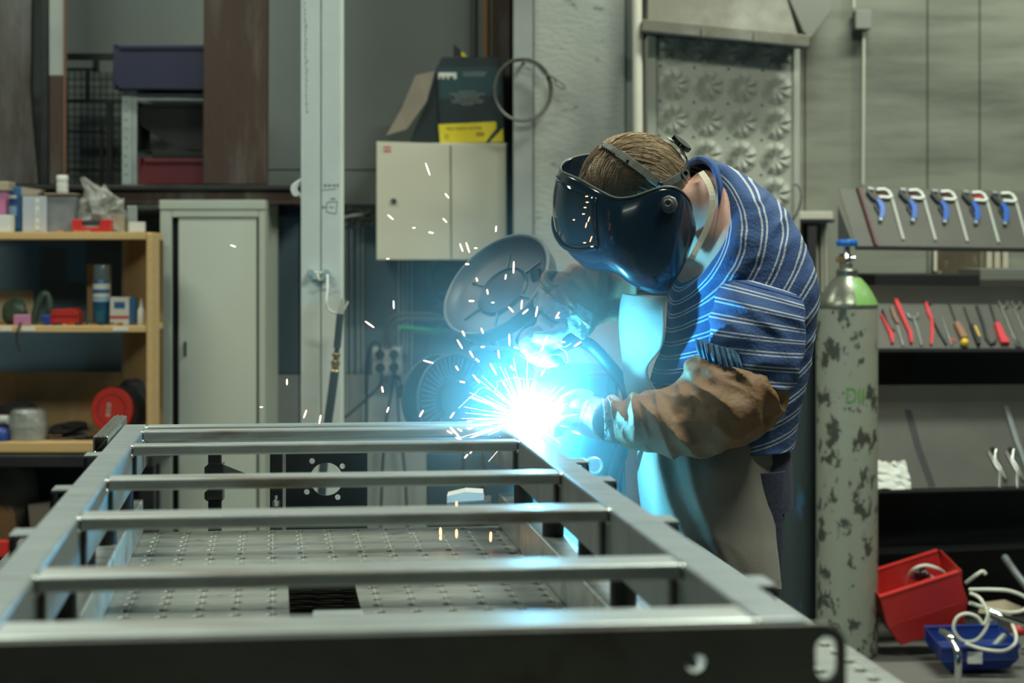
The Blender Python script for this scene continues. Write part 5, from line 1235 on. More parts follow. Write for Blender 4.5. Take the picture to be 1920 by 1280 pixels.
for i in range(2600):
    # start around the crown/parting and sweep forward-down or back-down
    a=random.uniform(-1.25,1.25); x0=random.uniform(-0.95,0.85)
    y0=math.sin(a)*math.sqrt(max(0,1-x0*x0)); z0=math.cos(a)*math.sqrt(max(0,1-x0*x0))
    d=Vector((x0,y0,z0)).normalized(); side=1 if d.y<0 else -1
    g=Vector((-0.85 if x0<0.1 else 0.8, 0.45*(1 if d.y>=0 else -1)+0.8*noise.noise(d*2.0), -0.6+0.6*noise.noise(d*2.5+Vector((5,0,0)))))
    pts=[]
    r0=random.uniform(1.115,1.14)
    for s_ in range(6):
        if d.x>0.36 and d.z<0.40: break
        if d.z<-0.55: break
        pts.append(ellp(d,r0+0.012*math.sin(s_*1.1)))
        t=(g-d*g.dot(d)).normalized(); d=(d+t*0.115).normalized()
    if len(pts)>=3:
        w_=random.uniform(0.0005,0.0011); n_=len(pts)
        smb[random.choice(['hair_light','hair_dark','hair','hair','hair_light'])].tube(pts,[w_*(1-0.7*j/(n_-1)) for j in range(n_)],4,smooth=False,cap=False)
for k_,v_ in smb.items():
    o=v_.build('hair_strands',k_,pz,smooth=True,fixn=False); o['kind']='stuff'
# ---- mask
VC=[(1297,398,1289,468,3.515),(1291,374,1278,516,3.495),(1270,354,1262,546,3.472),(1245,350.5,1236,551,3.455),(1220,357,1211,545,3.445),(1188,368.5,1181,532,3.440),(1155,371,1156,516,3.443),
    (1122,356,1131,508,3.462),(1089,337,1096,505,3.505),(1066,327,1070,492,3.55),(1053,320,1054,464,3.60),(1053,308,1058,436,3.65),(1069,297,1080,425,3.70),(1105,289,1112,425,3.74),(1150,288,1150,430,3.77),(1210,300,1212,440,3.79)]
Tp=[W(a,b,e) for a,b,c_,d_,e in VC]; Bp=[W(c_,d_,e) for a,b,c_,d_,e in VC]
cen=W(1190,400,3.60); cols=64; rows=26; vs=[];fs=[]
def vis(u,v,off=0.0):
    t=cr(Tp,u); b=cr(Bp,u); p=t.lerp(b,v); out=(p-cen); out.z=0; out=out.normalized()
    lip=0.016*max(0,(v-0.80)/0.2)**2
    return p+out*(0.014*math.sin(PI*v)**0.8-lip+off)
for i in range(cols+1):
    for j in range(rows+1): vs.append(vis(i/cols,j/rows))
for i in range(cols):
    for j in range(rows): a=i*(rows+1)+j; fs.append((a,a+1,a+rows+2,a+rows+1))
mat('visor_m',(0.004,0.012,0.022),0.17,0,coat=0.35,spec=0.5)
vo=MB().add(vs,fs).build('mask_visor','visor_m',pz,smooth=True); md=vo.modifiers.new('s','SOLIDIFY'); md.thickness=0.003; md.offset=-1
edge=[cr(Tp,i/60) for i in range(61)]; 
MB().tube([vis(i/60,0.0,0.0005) for i in range(61)],0.0022,6,smooth=False).build('edge_rim','gear_grey',vo,smooth=True)
# viewing window on the front with a curved lower frame
vs=[];fs=[]
uw=lambda x:0.47+0.24*x
for i in range(17):
    for j in range(13):
        x=i/16; y=j/12; yy=0.10+0.62*y; vs.append(vis(uw(x), yy+0.10*math.sin(PI*x)*y, 0.0035))
for i in range(16):
    for j in range(12): a=i*13+j; fs.append((a,a+1,a+14,a+13))
mat('window_glass',(0.004,0.012,0.02),0.05,0,coat=1.0,spec=1.0)
o=MB().add(vs,fs).build('window','window_glass',vo,smooth=True); md=o.modifiers.new('s','SOLIDIFY'); md.thickness=0.003
MB().tube([vis(uw(i/24),0.72+0.10*math.sin(PI*i/24),0.006) for i in range(25)],0.003,6,smooth=False).build('window_rim','visor_m',vo,smooth=True)
# pivot knob
kc=W(1254,384,3.452)
MB().lathe([(0.016,-0.004),(0.017,0.006),(0.014,0.010),(0.009,0.011),(0.009,0.020),(0.0065,0.022),(0.0,0.018)],kc,Vector((-0.15,-1,0.1)),8).build('pivot_knob','gear_grey',vo,smooth=True,bevel=0.001)
# headgear straps on the hair
Mi=MH.inverted()
def hit(px,py,k=1.15):
    o=Mi@EYEP; d=(Mi.to_3x3()@(W(px,py,1.0)-EYEP)); A_=Vector((0.096*k,0.076*k,0.105*k))
    o2=Vector((o.x/A_.x,o.y/A_.y,o.z/A_.z)); d2=Vector((d.x/A_.x,d.y/A_.y,d.z/A_.z))
    a=d2.dot(d2);b=2*o2.dot(d2);c=o2.dot(o2)-1; D_=b*b-4*a*c
    t=(-b-math.sqrt(D_))/(2*a) if D_>0 else -b/(2*a)
    return EYEP+(W(px,py,1.0)-EYEP)*t
def band(pts,w,m,name,par,th=0.003,k=1.15):
    P=[hit(x,y,k) if len(q)==0 else W(x,y,q[0]) for x,y,*q in pts]; 
    vs=[];fs=[];n=len(P)
    for i,p in enumerate(P):
        d=(P[min(i+1,n-1)]-P[max(i-1,0)]).normalized(); nr_=(p-H).normalized(); r=d.cross(nr_).normalized(); nr_=r.cross(d).normalized()
        if nr_.dot(p-H)<0: nr_=-nr_
        ww=w[i] if isinstance(w,list) else w
        for (a,b) in ((-1,0),(1,0),(1,1),(-1,1)): vs.append(p+r*(a*ww/2)+nr_*(b*th))
    for i in range(n-1):
        for k_ in range(4): k2=(k_+1)%4; fs.append((i*4+k_,i*4+k2,(i+1)*4+k2,(i+1)*4+k_))
    fs+=[(0,1,2,3),((n-1)*4+3,(n-1)*4+2,(n-1)*4+1,(n-1)*4)]
    return MB().add(vs,fs).build(name,m,par,bevel=0.0008)
hg=band([(1124,278),(1134,274),(1148,281),(1160,290)],0.013,'gear_grey','head_band',pz)
band([(1158,288),(1172,297),(1186,308),(1204,321),(1222,335),(1238,346)],0.016,'gear_grey','band_clip',hg,0.004,1.17)
for (x,y) in [(1129+i*4.4,275.5+i*2.6) for i in range(8)]: 
    p=hit(x,y,1.185); MB().ell(p,(0.0012,0.003,0.0045),8,6).build('slot','black',hg)
MB().ell(hit(1177,301,1.21),(0.003,0.004,0.004),8,6).build('stud','black',hg,smooth=True)
MB().ell(hit(1238,345,1.22),(0.006,0.006,0.006),10,8).build('stud','black',hg,smooth=True)
band([(1236,350),(1250,345),(1262,338),(1274,331),(1284,324)],[0.011,0.014,0.014,0.014,0.012],'gear_grey','rear_band',hg,0.004,1.17)
band([(1284,324),(1289,312),(1287,300),(1281,288),(1272,275),(1262,262)],[0.012,0.010,0.010,0.014,0.018,0.014],'black','rear_band',hg,0.003,1.17)
kk=hit(1283,326,1.22); kd=(kk-H).normalized()*0.4+Vector((0.2,-1,0.1)); kd.normalize()
MB().lathe([(0.0045,0.0),(0.0085,0.0),(0.0085,0.006),(0.0045,0.006),(0.0045,0.0)],kk,kd,20).build('strap_eyelet','gear_grey',hg,smooth=True)
MB().lathe([(0.0,0.0005),(0.0042,0.0005),(0.0042,0.003),(0.0,0.003)],kk,kd,16).build('eyelet_core','black',hg)
band([(1252,262),(1264,268),(1275,279),(1281,292)],[0.012,0.016,0.016,0.012],'gear_light','ratchet_plate',hg,0.004,1.20)
gp=[(1266,257),(1273,262),(1279,268),(1285,275),(1291,284)]
g0=hit(1277,270,1.17)
mb=MB(); 
ax=Vector((0.60,-0.28,0.74)).normalized(); n=22
pr=[(0.0,0.0),(0.0185,0.0),(0.0195,0.002),(0.0195,0.008),(0.0185,0.0095),(0.0,0.0095)]
uu=ax.orthogonal().normalized(); ww=ax.cross(uu); vs=[];fs=[]
for (r,h) in pr:
    for k_ in range(n*2):
        a=2*PI*k_/(n*2); rr=r*(1+(0.07 if k_%2 else -0.02)) if r>0.018 else r; vs.append(g0+ax*(h-0.004)+(uu*math.cos(a)+ww*math.sin(a))*max(rr,1e-5))
q_=n*2
for j in range(len(pr)-1):
    for k_ in range(q_): k2=(k_+1)%q_; fs.append((j*q_+k_,j*q_+k2,(j+1)*q_+k2,(j+1)*q_+k_))
mb.add(vs,fs).build('ratchet_knob','black_gloss',hg)
# ---- apron neck strap
sp=[(1314,322,3.545),(1327,340,3.515),(1335,365,3.50),(1334,395,3.495),(1326,425,3.492),(1312,455,3.49),(1298,482,3.485),(1290,502,3.49)]
P=[W(*p) for p in sp]; vs=[];fs=[]
P2=[cr(P,i/24) for i in range(25)]
for i,p in enumerate(P2):
    d=(P2[min(i+1,24)]-P2[max(i-1,0)]).normalized(); r=Vector((0,1,0)).cross(d).normalized()
    for (a,b) in ((-1,0),(1,0),(1,-1),(-1,-1)): vs.append(p+r*a*0.0055+Vector((0,0.0025*b,0)))
for i in range(24):
    for k_ in range(4): k2=(k_+1)%4; fs.append((i*4+k_,i*4+k2,(i+1)*4+k2,(i+1)*4+k_))
MB().add(vs,fs).build('neck_strap','cream_strap',pz,smooth=False)
# ---- apron: bib and skirt
near=[(1252,555,3.50),(1246,585,3.475),(1245,620,3.46),(1240,650,3.46),(1222,672,3.47),(1212,690,3.48),(1216,712,3.48),(1238,750,3.475),(1256,800,3.47),(1262,832,3.46)]
far=[(1166,548,3.66),(1160,575,3.67),(1159,610,3.68),(1163,650,3.68),(1170,690,3.69),(1178,715,3.69),(1184,745,3.69),(1188,775,3.69),(1192,805,3.69),(1196,832,3.69)]
NP=[W(*p) for p in near]; FP=[W(*p) for p in far]; vs=[];fs=[];nr,nc=48,24
for i in range(nr+1):
    t=i/nr; a=cr(FP,t); b=cr(NP,t)
    for j in range(nc+1):
        s_=j/nc; p=a.lerp(b,s_); p=p+Vector((-0.030*math.sin(PI*s_),-0.03*math.sin(PI*s_),0))*(0.6+0.4*t)+Vector((0.003*rn(p,14,3),0,0)); vs.append(p)
for i in range(nr):
    for j in range(nc): q=i*(nc+1)+j; fs.append((q,q+1,q+nc+2,q+nc+1))
ap=MB().add(vs,fs).build('apron','leather_grey',pz,smooth=True); md=ap.modifiers.new('s','SOLIDIFY'); md.thickness=0.003
def skirt():
    Lf=[(1200,826,3.68),(1196,870,3.68),(1200,930,3.67),(1208,1000,3.66),(1216,1060,3.66),(1222,1110,3.66)]
    Md=[(1300,826,3.425),(1292,870,3.40),(1296,930,3.38),(1312,1000,3.37),(1326,1060,3.365),(1338,1110,3.365)]
    Rt=[(1448,822,3.50),(1450,870,3.49),(1452,930,3.48),(1456,1000,3.47),(1462,1050,3.465),(1467,1104,3.46)]
    Lp=[W(*p) for p in Lf];Mp=[W(*p) for p in Md];Rp=[W(*p) for p in Rt]; vs=[];fs=[];nr,nc=70,80
    for i in range(nr+1):
        t=i/nr; a=cr(Lp,t);b=cr(Mp,t);c=cr(Rp,t)
        for j in range(nc+1):
            s_=j/nc; p=(a*(1-s_)**2+ (b*2-(a+c)/2)*2*s_*(1-s_)+c*s_*s_)
            # long diagonal folds falling from the waist
            fold=0.024*math.sin(10*s_+3.2*t+1.5*math.sin(3*t))*t*(1-s_*0.55)*(1-abs(s_-0.3)*0.6) + 0.022*math.exp(-((s_-0.22-0.28*t)/0.035)**2)*(1-t*0.3)-0.018*math.exp(-((s_-0.31-0.30*t)/0.045)**2)+0.014*math.exp(-((s_-0.45-0.25*t)/0.04)**2)*(1-t)+0.012*rn(p,9,8)+0.004*ridge(p,14,2)
            fold+=0.010*math.sin(9*t+7*s_)*math.exp(-t*4)
            hem = -0.004 if t>0.93 else 0
            p=p+Vector((-0.3,-1,0)).normalized()*(fold+hem); vs.append(p)
    for i in range(nr):
        for j in range(nc): q=i*(nc+1)+j; fs.append((q,q+1,q+nc+2,q+nc+1))
    return MB().add(vs,fs)
sk_=skirt().build('apron_skirt','leather_grey',pz,smooth=True); md=sk_.modifiers.new('s','SOLIDIFY'); md.thickness=0.003
# ---- trousers and boots
mb=loft([(1262,822,1462,826,3.62,0.145,0),(1265,850,1480,846,3.62,0.158,0),(1290,905,1484,900,3.62,0.165,0),(1310,950,1484,945,3.62,0.165,0)],16,40)
mb.build('trousers','trouser',pz,smooth=True)
for yD in (3.525,3.715):
    hx=W(1380,0,3.62).x
    MB().tube([Vector((hx,yD,0.96)),Vector((hx-0.005,yD,0.80)),Vector((hx-0.02,yD,0.52)),Vector((hx+0.01,yD,0.32)),Vector((hx+0.025,yD,0.085))],[0.080,0.080,0.074,0.070,0.068],24).build('trouser_leg','trouser',pz,smooth=True)
    b_=MB().lathe([(0.055,0),(0.052,0.10),(0.050,0.13)],(hx+0.03,yD,0.0),(0,0,1),20); b_.tube([(hx+0.05,yD,0.045),(hx-0.04,yD,0.048),(hx-0.13,yD,0.040),(hx-0.185,yD,0.036)],[0.044,0.047,0.044,0.026],16)
    b=b_.build('boot','boot',pz,smooth=True)
    MB().box((hx-0.20,yD-0.046,0.0),(hx+0.085,yD+0.046,0.014)).build('sole','black',b,bevel=0.01)
# brown clip at the back of the shirt hem
ppoly([(1478,700),(1483,712),(1482,735),(1474,762),(1462,745),(1452,730),(1468,722)],3.435,0.012,'leather_brown','sleeve_strap',pz,0.002)
# ---- leather sleeves
def dl(amp,seed,fr=1.0):
    def f(p,t,a,L):
        w_=0.5+0.5*math.sin(a+0.6)
        return amp*(0.9*max(-0.2,ridge(Vector((p.x*1.5+p.z*0.7,p.y*0.6,p.z*0.7-p.x*0.3)),17*fr,seed))*(0.35+0.65*w_)+0.7*rn(p,11,seed)+0.25*ridge(p,34*fr,seed+3))
    return f
NS=[(1314,668,1470,712,3.40,0.072,0),(1298,686,1468,738,3.395,0.080,0),(1288,712,1446,782,3.39,0.086,0),(1262,736,1392,826,3.385,0.084,0),(1226,748,1318,848,3.39,0.078,0),(1190,756,1240,850,3.40,0.070,0),(1160,758,1182,838,3.42,0.056,0),(1142,756,1152,822,3.43,0.046,0)]
mb=loft(NS,130,84,dl(0.019,4,0.85),cap=False); o=mb.build('near_sleeve','leather_brown',pz,smooth=True); md=o.modifiers.new('s','SOLIDIFY'); md.thickness=0.0025; md.offset=-1
def dg(p,t,a,L): return 0.0035*math.sin(a*26)
mb=loft([(1308,636,1392,662,3.372,0.035,0),(1311,655,1398,684,3.368,0.045,0),(1316,672,1402,700,3.37,0.05,0)],14,120,dg,cap=False); o=mb.build('elastic_cuff','denim_blue',pz,smooth=True); md=o.modifiers.new('s','SOLIDIFY'); md.thickness=0.002
FS=[(1200,505,1185,590,3.78,0.05,0),(1160,495,1150,595,3.77,0.052,0),(1125,488,1125,600,3.74,0.054,0),(1090,490,1110,612,3.71,0.054,0),(1055,502,1100,620,3.68,0.052,0),(1030,522,1100,612,3.665,0.048,0),(1018,540,1102,606,3.655,0.046,0)]
mb=loft(FS,100,66,dl(0.016,9,0.9),cap=False); o=mb.build('far_sleeve','leather_brown',pz,smooth=True); md=o.modifiers.new('s','SOLIDIFY'); md.thickness=0.0025; md.offset=-1
MB().tube([W(1052,535,3.63),W(1036,540,3.62),W(1023,530,3.62),W(1022,519,3.63),W(1032,512,3.64),W(1050,516,3.65)],[0.006,0.009,0.009,0.008,0.008,0.006],10).build('sleeve_tab','leather_brown',pz,smooth=True)
def dc(p,t,a,L): return 0.004*rn(p,60,3)+0.002*rn(p,140,1)
mb=loft([(1022,528,1110,586,3.66,0.050,0),(1010,548,1108,610,3.65,0.053,0),(1002,566,1100,632,3.64,0.052,0),(1000,574,1096,640,3.64,0.050,0)],26,80,dc,cap=False)
o=mb.build('glove_cuff','cuff_fleece',pz,smooth=True); md=o.modifiers.new('s','SOLIDIFY'); md.thickness=0.004; md.offset=-1
mb=loft([(1158,752,1164,832,3.425,0.046,0),(1144,750,1148,830,3.43,0.049,0),(1130,748,1132,826,3.435,0.046,0)],16,60,dc,cap=False)
o=mb.build('glove_cuff','cuff_fleece',pz,smooth=True); md=o.modifiers.new('s','SOLIDIFY'); md.thickness=0.004; md.offset=-1
# ---- gloved hands with five fingers
def glove(mb,name):
    o=mb.build(name,'glove_grey',pz,smooth=True)
    md=o.modifiers.new('r','REMESH'); md.mode='VOXEL'; md.voxel_size=0.0028; md.use_smooth_shade=True
    md=o.modifiers.new('sm','SMOOTH'); md.iterations=5; return o
# torch axis points (the far hand grips the handle)
TQ=[(994,768,3.56),(1000,745,3.57),(1003,712,3.58),(1012,680,3.59),(1030,655,3.60),(1060,640,3.62),(1085,636,3.63)]
g=MB()
g.tube([W(1052,598,3.64),W(1040,612,3.635),W(1030,622,3.63)],[0.036,0.038,0.034],18)
g.ell(W(1034,624,3.63),(0.038,0.026,0.030),20,14)
g.ell(W(1020,634,3.615),(0.034,0.024,0.024),18,12)
for i,(x,y,D) in enumerate(((994,640,3.625),(1006,652,3.61),(1020,658,3.60),(1034,660,3.59))):
    L_=(1.0,1.12,1.05,0.85)[i]
    k0=W(x+16,y-20,3.60-0.004*i); p1=W(x-8*L_,y-10,3.575); p2=W(x-10*L_,y+14*L_,3.565); p3=W(x+10,y+24*L_,3.59)
    g.tube([k0,p1,p2,p3],[0.0125,0.0118,0.0108,0.0095],10)
g.tube([W(1055,616,3.60),W(1040,628,3.575),W(1018,632,3.565),W(1002,628,3.57)],[0.015,0.0135,0.012,0.010],10)
glove(g,'far_glove')
g=MB()
g.tube([W(1140,788,3.44),W(1120,784,3.46),W(1105,780,3.47)],[0.037,0.037,0.036],18)
g.ell(W(1105,776,3.475),(0.042,0.028,0.034),20,14)
for i,(y,D,L_) in enumerate(((756,3.50,0.92),(766,3.485,1.06),(779,3.47,1.0),(793,3.46,0.8))):
    g.tube([W(1092,y+4,D),W(1068-4*L_,y-5+3,D-0.004),W(1052-8*L_,y+8,D),W(1050-4*L_,y+24,D+0.004)],[0.0135,0.0125,0.0115,0.010],10)
g.tube([W(1112,752,3.49),W(1090,742,3.51),W(1068,746,3.525),W(1052,756,3.525)],[0.016,0.0145,0.013,0.0105],10)
g.ell(W(1148,770,3.44),(0.02,0.03,0.03),12,8)
glove(g,'near_glove')
# ---- welding torch
to=thing('welding_torch','black welding torch with bent neck held above the glowing weld','torch',W(1060,640,3.62))
MB().tube([W(*p) for p in TQ[:2]],[0.008,0.010],16,smooth=False).build('nozzle','copper',to,smooth=True)
MB().tube([W(*p) for p in TQ[1:4]],[0.0075,0.0075,0.008],14).build('neck','steel_shiny',to,smooth=True)
MB().tube([W(*p) for p in TQ[3:]],[0.012,0.016,0.018,0.014],16).build('handle','black',to,smooth=True)
MB().tube([W(1083,636,3.63),W(1110,650,3.64),W(1140,682,3.63),W(1172,724,3.60),W(1182,760,3.58),W(1176,800,3.58),W(1165,850,3.62),W(1150,900,3.75),W(1140,1000,3.9),W(1130,1300,4.1)],0.0125,14).build('hose','cable_black',to,smooth=True)
MB().prism([(0,0),(0.03,-0.012),(0.035,-0.004),(0.006,0.012)],W(1028,672,3.60),(1,0,0),(0,0,1),(0,1,0),0.008).build('trigger','black_gloss',to,bevel=0.001)
# ================================================================ wire feeder, lid and spool behind the frame
D=4.55
wf=thing('welding_machine','dark welding machine with wire spool standing behind the frame','welding machine',Vector((W(1010,0,D).x,D+0.25,0)))
a=W(905,700,D); b=W(1160,0,D)
MB().box((a.x,D,0.30),(b.x,D+0.45,a.z)).build('machine_case','machine_dark',wf,bevel=0.008)
pbox(918,690,985,720,D-0.004,0.1,'machine_grey','top_cover',wf,0.003)
pbox(990,706,1140,745,D-0.006,0.005,'machine_grey','front_panel',wf,0.002)
pbox(1060,750,1150,800,D-0.006,0.005,'machine_grey','front_panel',wf,0.002)
MB().tube([W(886,664,D-0.02),W(886,655,D-0.02),W(900,652,D-0.02),(W(970,655,D-0.02)),W(990,668,D-0.02),W(1000,690,D-0.02)],0.006,10).build('carry_handle','steel_raw',wf,smooth=True)
MB().tube([W(880,640,D+0.05),W(905,632,D+0.05),W(925,640,D+0.05),W(935,660,D+0.05)],0.008,10).build('bracket_tube','machine_grey',wf,smooth=True)
for (x,y,r) in ((1092,868,10),(1112,872,17)):
    g_=MB().lathe([(S(r,4.4),0),(S(r,4.4),0.02),(S(r-2.5,4.4),0.022),(0.0,0.018)],W(x,y,4.42),(0.1,-1,0.05),24).build('gauge','galv',wf,smooth=True)
    MB().lathe([(0.0,0.0),(S(r-4,4.4),0.0),(S(r-4,4.4),0.0015),(0,0.0015)],W(x,y,4.42)+Vector((0.1,-1,0.05)).normalized()*0.0195,(0.1,-1,0.05),20).build('gauge_face','gauge_face',g_)
MB().cyl(W(1075,866,4.47),W(1112,872,4.43),0.008,n=10).build('gauge_stem','brass',wf,smooth=True)
MB().tube([W(1088,882,4.43),W(1098,878,4.40),W(1104,890,4.40),W(1100,960,4.4)],0.004,8).build('thin_hose','cable_black',wf,smooth=True)
for (x0,y0,x1,y1,m_) in ((800,850,868,1040,'black'),(870,848,905,1040,'machine_dark'),(1165,860,1172,1040,'machine_grey')):
    pbox(x0,y0,x1,y1,D+0.02,0.25,m_,'cart_panel',wf,0.004)
for x in (890,1150): MB().box(Vector((W(x,0,D).x-0.02,D+0.05,0.05)),Vector((W(x,0,D).x+0.02,D+0.40,0.299))).build('cart_leg','dark_steel',wf)
for x in (890,1150):
    for dy in (0.08,0.37): MB().lathe([(0.0,-0.012),(0.048,-0.012),(0.05,-0.008),(0.05,0.008),(0.048,0.012),(0.0,0.012)],(W(x,0,D).x,D+dy,0.05),(1,0,0),20).build('wheel','black',wf,smooth=True)
ppoly([(838,945),(838,930),(872,922),(905,924),(908,945)],4.3,0.08,'label_white','paper_tray',wf); ppoly([(835,962),(920,962),(920,938),(838,944)],4.28,0.1,'machine_grey','tray_front',wf,0.002)
MB().box(Vector((W(835,0,4.28).x,4.28,0.28)),Vector((W(925,0,4.28).x,4.52,0.30+0.0))).build('tray_base','dark_steel',wf)
# open round lid
c=W(942,545,4.45); n=Vector((-0.55,-0.57,0.607)).normalized()
ld=thing('round_lid','open round grey lid with ribbed inside standing above the spool','lid',c)
R=S(116,4.45)
MB().lathe([(0.0,-0.002),(R*0.80,-0.002),(R*0.92,0.012),(R*0.965,0.028),(R,0.028),(R*1.01,0.020),(R*0.985,-0.012),(R*0.9,-0.022),(0,-0.022)],c,n,56).build('lid_shell','lid_grey',ld,smooth=True)
MB().lathe([(R*0.42,0.0),(R*0.45,0.004),(R*0.48,0.0)],c,n,40).build('ring_rib','machine_dark',ld,smooth=True)
u_=n.orthogonal().normalized(); w_=n.cross(u_)
for k in range(6):
    a=2*PI*k/6+0.35; d=u_*math.cos(a)+w_*math.sin(a); MB().bar(c+d*R*0.47,c+d*R*0.78,0.004,0.005,up=n).build('rib','machine_dark',ld)
MB().tube([c+(u_*math.cos(t)+w_*math.sin(t))*R*1.0+n*0.026 for t in [i*2*PI/60 for i in range(61)]],0.0045,8,smooth=False,cap=False).build('lid_rim','machine_grey',ld,smooth=True)
MB().tube([W(1003,505,4.42),W(1012,560,4.42),W(1000,600,4.5),W(975,640,4.56)],0.014,10).build('hinge_arm','machine_dark',ld,smooth=True)
# wire spool with ribbed flange
c=W(850,748,4.4); n=Vector((0.62,-0.78,0.03)).normalized(); R=S(84,4.4)
spn=thing('wire_spool','blue lit ribbed wire spool standing left of the glowing weld','spool',c)
u_=Vector((0,0,1)); u_=(u_-n*u_.dot(n)).normalized(); w_=n.cross(u_)
MB().lathe([(R*0.42,-0.004),(R*0.97,-0.010),(R,-0.004),(R,0.002),(R*0.95,0.004),(R*0.5,0.0),(R*0.42,-0.004)],c,n,56).build('flange','machine_dark',spn,smooth=True)
for k in range(44):
    a=2*PI*k/44; d=u_*math.cos(a)+w_*math.sin(a); MB().bar(c+d*R*0.52+n*0.004,c+d*R*0.94+n*0.005,0.0035,0.006,up=n).build('vane','machine_grey',spn)
MB().lathe([(R*0.1,0.012),(R*0.42,0.012),(R*0.46,0.0),(R*0.46,-0.06),(R*0.1,-0.06)],c,n,40).build('hub','machine_dark',spn,smooth=True)
MB().tube([c+(u_*math.cos(t)+w_*math.sin(t))*R+n*0.003 for t in [i*2*PI/60 for i in range(61)]],0.003,6,smooth=False,cap=False).build('rim','machine_grey',spn,smooth=True)
MB().lathe([(R*0.5,-0.062),(R*0.97,-0.066),(R,-0.06),(R*0.97,-0.056),(R*0.5,-0.058)],c,n,56).build('flange','machine_dark',spn,smooth=True)
MB().bar(c-n*0.03,W(915,760,4.6),0.02,0.02).build('axle','dark_steel',spn)
# grey cloth sheet hanging behind the apron
# ================================================================ sparks
SPK=[(802,317,20,70),(838,367,9,50),(732,407,11,40),(834,413,10,45),(776,427,5,0),(808,436,8,10),(930,429,9,95),(865,464,13,70),(877,464,16,72),(892,465,5,0),(727,485,4,0),(437,461,10,20),(876,495,6,0),(738,571,12,88),(693,608,15,35),(803,678,16,15),
(963,501,18,92),(948,519,7,100),(894,524,6,70),(914,547,7,80),(884,564,8,0),(924,567,4,0),(978,571,14,95),(958,580,11,45),(985,584,11,-40),(869,625,10,65),(904,620,9,70),(955,637,19,88),(1022,640,18,-68),(862,645,16,60),(884,664,11,60),(935,664,13,82),(895,675,7,40),(925,692,20,60),(893,710,15,50),(960,690,9,50),(867,716,8,10),(947,722,12,62),(790,775,11,-60),(848,778,11,-55),(572,776,12,-70),(600,786,12,-80),(490,763,5,0),(843,810,9,30),(848,806,11,55),(855,812,14,50),(853,818,13,35),(862,806,7,30),(861,823,10,20),(880,790,8,0),(882,803,8,-20),(885,845,11,-50),(874,855,7,-50),(1083,645,12,-35),(1045,591,11,-60),(1006,584,16,-80),(1080,811,14,20),(1056,641,6,0),(1018,698,13,-60),(1046,595,5,0),(857,690,8,60),(717,730,9,80),(538,716,9,90),(727,768,9,-70),(1016,655,8,-50),(968,652,7,20),(905,650,6,0),(1100,368,4,0),(1101,379,4,0),(1097,389,5,0),(1094,401,4,0),(1104,411,8,-70),(1099,422,8,-75),(1076,412,3,0),(1108,448,9,-70),(1096,455,4,0),(1110,462,4,0)]
random.seed(77)
proto={}
def spark(x,y,ln_,ang,D,r,m,lab,grp):
    key=(round(ln_/2),m,r)
    if key not in proto:
        h=S(ln_,3.5)/2; rr=S(r,3.5); prf=[(0,-h),(rr*0.7,-h*0.85),(rr,-h*0.4),(rr,h*0.4),(rr*0.7,h*0.85),(0,h)]
        o=MB().lathe(prf,(0,0,0),(1,0,0),8).build('spark',m,smooth=True)
        for v in o.data.vertices: v.co += o.location
        proto[key]=o.data; bpy.data.objects.remove(o)
    o=bpy.data.objects.new('spark',proto[key]); COL.objects.link(o); o.location=W(x,y,D); o.rotation_euler=(0,math.radians(ang),0); tag(o,lab,'spark',grp)
for (x,y,l_,a) in SPK:
    D=random.uniform(3.3,3.5) if y<1030 else 3.2
    if 1070<x<1115 and y<470: D=3.40  # tiny glowing sparks here stand in for reflections on the mask
    spark(x,y,max(l_*1.3,4),a,D,0.9 if (1070<x<1115 and y<470) else (1.3 if l_<6 else 1.7),'spark_orange' if (1070<x<1115 and y<470) else 'spark_hot','bright pinkish white spark flying away from the weld','flying welding sparks')
for (x,y,l_,a) in ((856,948,16,90),(856,1000,16,90),(826,997,16,90),(920,1006,18,92),(743,1036,10,15),(826,1008,8,90)):
    spark(x,y,l_,a,3.25,2.2,'spark_orange','orange spark falling inside the frame above the table','orange sparks above the table')
# radial burst of hot streaks round the arc
mb=MB()
for k in range(80):
    a=random.uniform(-0.25,PI+0.45) if random.random()<0.85 else random.uniform(0,2*PI); el=random.uniform(-0.5,0.5)
    d=Vector((math.cos(a)*math.cos(el),-abs(math.sin(el)),math.sin(a)*math.cos(el))); r0=random.uniform(0.02,0.05); r1=r0+random.uniform(0.02,0.095)*(1.0 if math.cos(a)<0.3 else 0.6)
    mb.tube([ARC+d*r0,ARC+d*r1],[random.uniform(.0003,.0006),.0002],5,smooth=False)
o=mb.build('spark_burst','spark_white',smooth=True); tag(o,'burst of thin white streaks fanning out of the welding arc','sparks',kind='stuff')
# crinkled emissive threads, drawn as thin pale lines
TR=[[(860,764),(875,752),(888,740),(902,728),(918,730),(926,735),(932,722),(930,714),(945,712),(965,707),(985,711),(1000,709),(1012,722),(1026,731),(1040,733)],
    [(975,664),(985,672),(997,666),(1006,660),(1014,668),(1008,680),(1003,690),(1012,697),(1018,684),(1026,670),(1040,666),(1052,668),(1062,680),(1066,676),(1060,660),(1050,652),(1046,645),(1058,650),(1072,645)]]
for i,t in enumerate(TR):
    pts=[W(x+random.uniform(-1.5,1.5),y+random.uniform(-1.5,1.5),3.42) for x,y in t]
    o=MB().tube(pts,0.0009,5).build('glowing_trail','trail_cyan',smooth=True); tag(o,['long crinkled pale blue glowing trail just above the arc','short crinkled pale blue glowing trail under the far glove'][i],'trail')
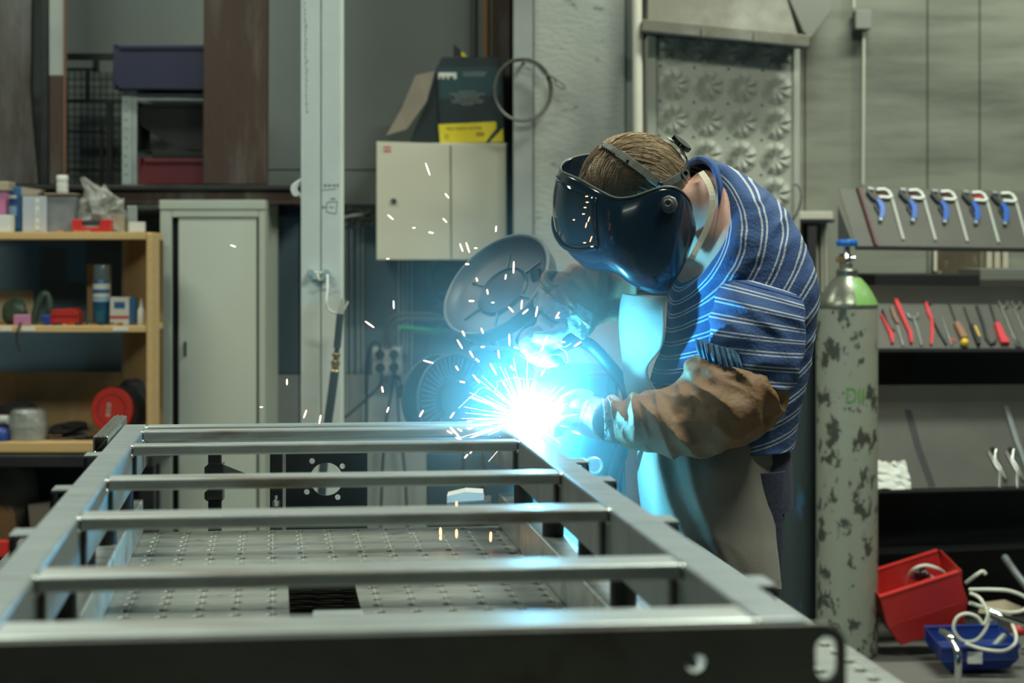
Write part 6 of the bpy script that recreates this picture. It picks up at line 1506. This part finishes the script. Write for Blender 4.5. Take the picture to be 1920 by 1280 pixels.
# ================================================================ arc and welding fume
o=MB().ell(ARC,(0.012,0.010,0.012),20,14).build('welding_arc','arc_core',smooth=True); tag(o,'blinding white welding arc at the far right corner of the frame','arc')
fm=bpy.data.materials.new('fume'); fm.use_nodes=True; nt=fm.node_tree; N=nt.nodes; L=nt.links
for n_ in list(N): 
    if n_.type!='OUTPUT_MATERIAL': N.remove(n_)
out=[n_ for n_ in N if n_.type=='OUTPUT_MATERIAL'][0]
vs_=N.new('ShaderNodeVolumeScatter'); vs_.inputs['Color'].default_value=(0.6,0.95,1,1); vs_.inputs['Anisotropy'].default_value=0.0
tc=N.new('ShaderNodeTexCoord'); ln_=N.new('ShaderNodeVectorMath'); ln_.operation='LENGTH'; L.new(tc.outputs['Object'],ln_.inputs[0])
ns=N.new('ShaderNodeTexNoise'); ns.inputs['Scale'].default_value=5.0; ns.inputs['Detail'].default_value=2.0; L.new(tc.outputs['Object'],ns.inputs['Vector'])
r1=N.new('ShaderNodeMapRange'); r1.inputs[1].default_value=0.0; r1.inputs[2].default_value=0.62; r1.inputs[3].default_value=1.0; r1.inputs[4].default_value=0.0; L.new(ln_.outputs['Value'],r1.inputs[0])
pw=N.new('ShaderNodeMath'); pw.operation='POWER'; pw.inputs[1].default_value=3.6; L.new(r1.outputs[0],pw.inputs[0])
r2=N.new('ShaderNodeMapRange'); r2.inputs[1].default_value=0.35; r2.inputs[2].default_value=0.7; r2.inputs[3].default_value=0.5; r2.inputs[4].default_value=1.4; L.new(ns.outputs['Fac'],r2.inputs[0])
m1=N.new('ShaderNodeMath'); m1.operation='MULTIPLY'; L.new(pw.outputs[0],m1.inputs[0]); L.new(r2.outputs[0],m1.inputs[1])
m2=N.new('ShaderNodeMath'); m2.operation='MULTIPLY'; m2.inputs[1].default_value=1.8; L.new(m1.outputs[0],m2.inputs[0])
q1=N.new('ShaderNodeMath'); q1.operation='DIVIDE'; q1.inputs[1].default_value=-0.032; L.new(ln_.outputs['Value'],q1.inputs[0])
q2=N.new('ShaderNodeMath'); q2.operation='EXPONENT'; L.new(q1.outputs[0],q2.inputs[0])
q3=N.new('ShaderNodeMath'); q3.operation='MULTIPLY_ADD'; q3.inputs[1].default_value=6.0; L.new(q2.outputs[0],q3.inputs[0]); L.new(m2.outputs[0],q3.inputs[2])  # dense core added to spread the arc's white glare
L.new(q3.outputs[0],vs_.inputs['Density']); L.new(vs_.outputs[0],out.inputs['Volume'])
MATS['fume']=fm
me_=MB().ell((0,0,0),(0.62,0.62,0.62),28,18); o=me_.build('welding_fume','fume')
for v in o.data.vertices: v.co+=o.location
o.location=ARC; tag(o,'bluish welding fume glowing around the arc','smoke',kind='stuff')
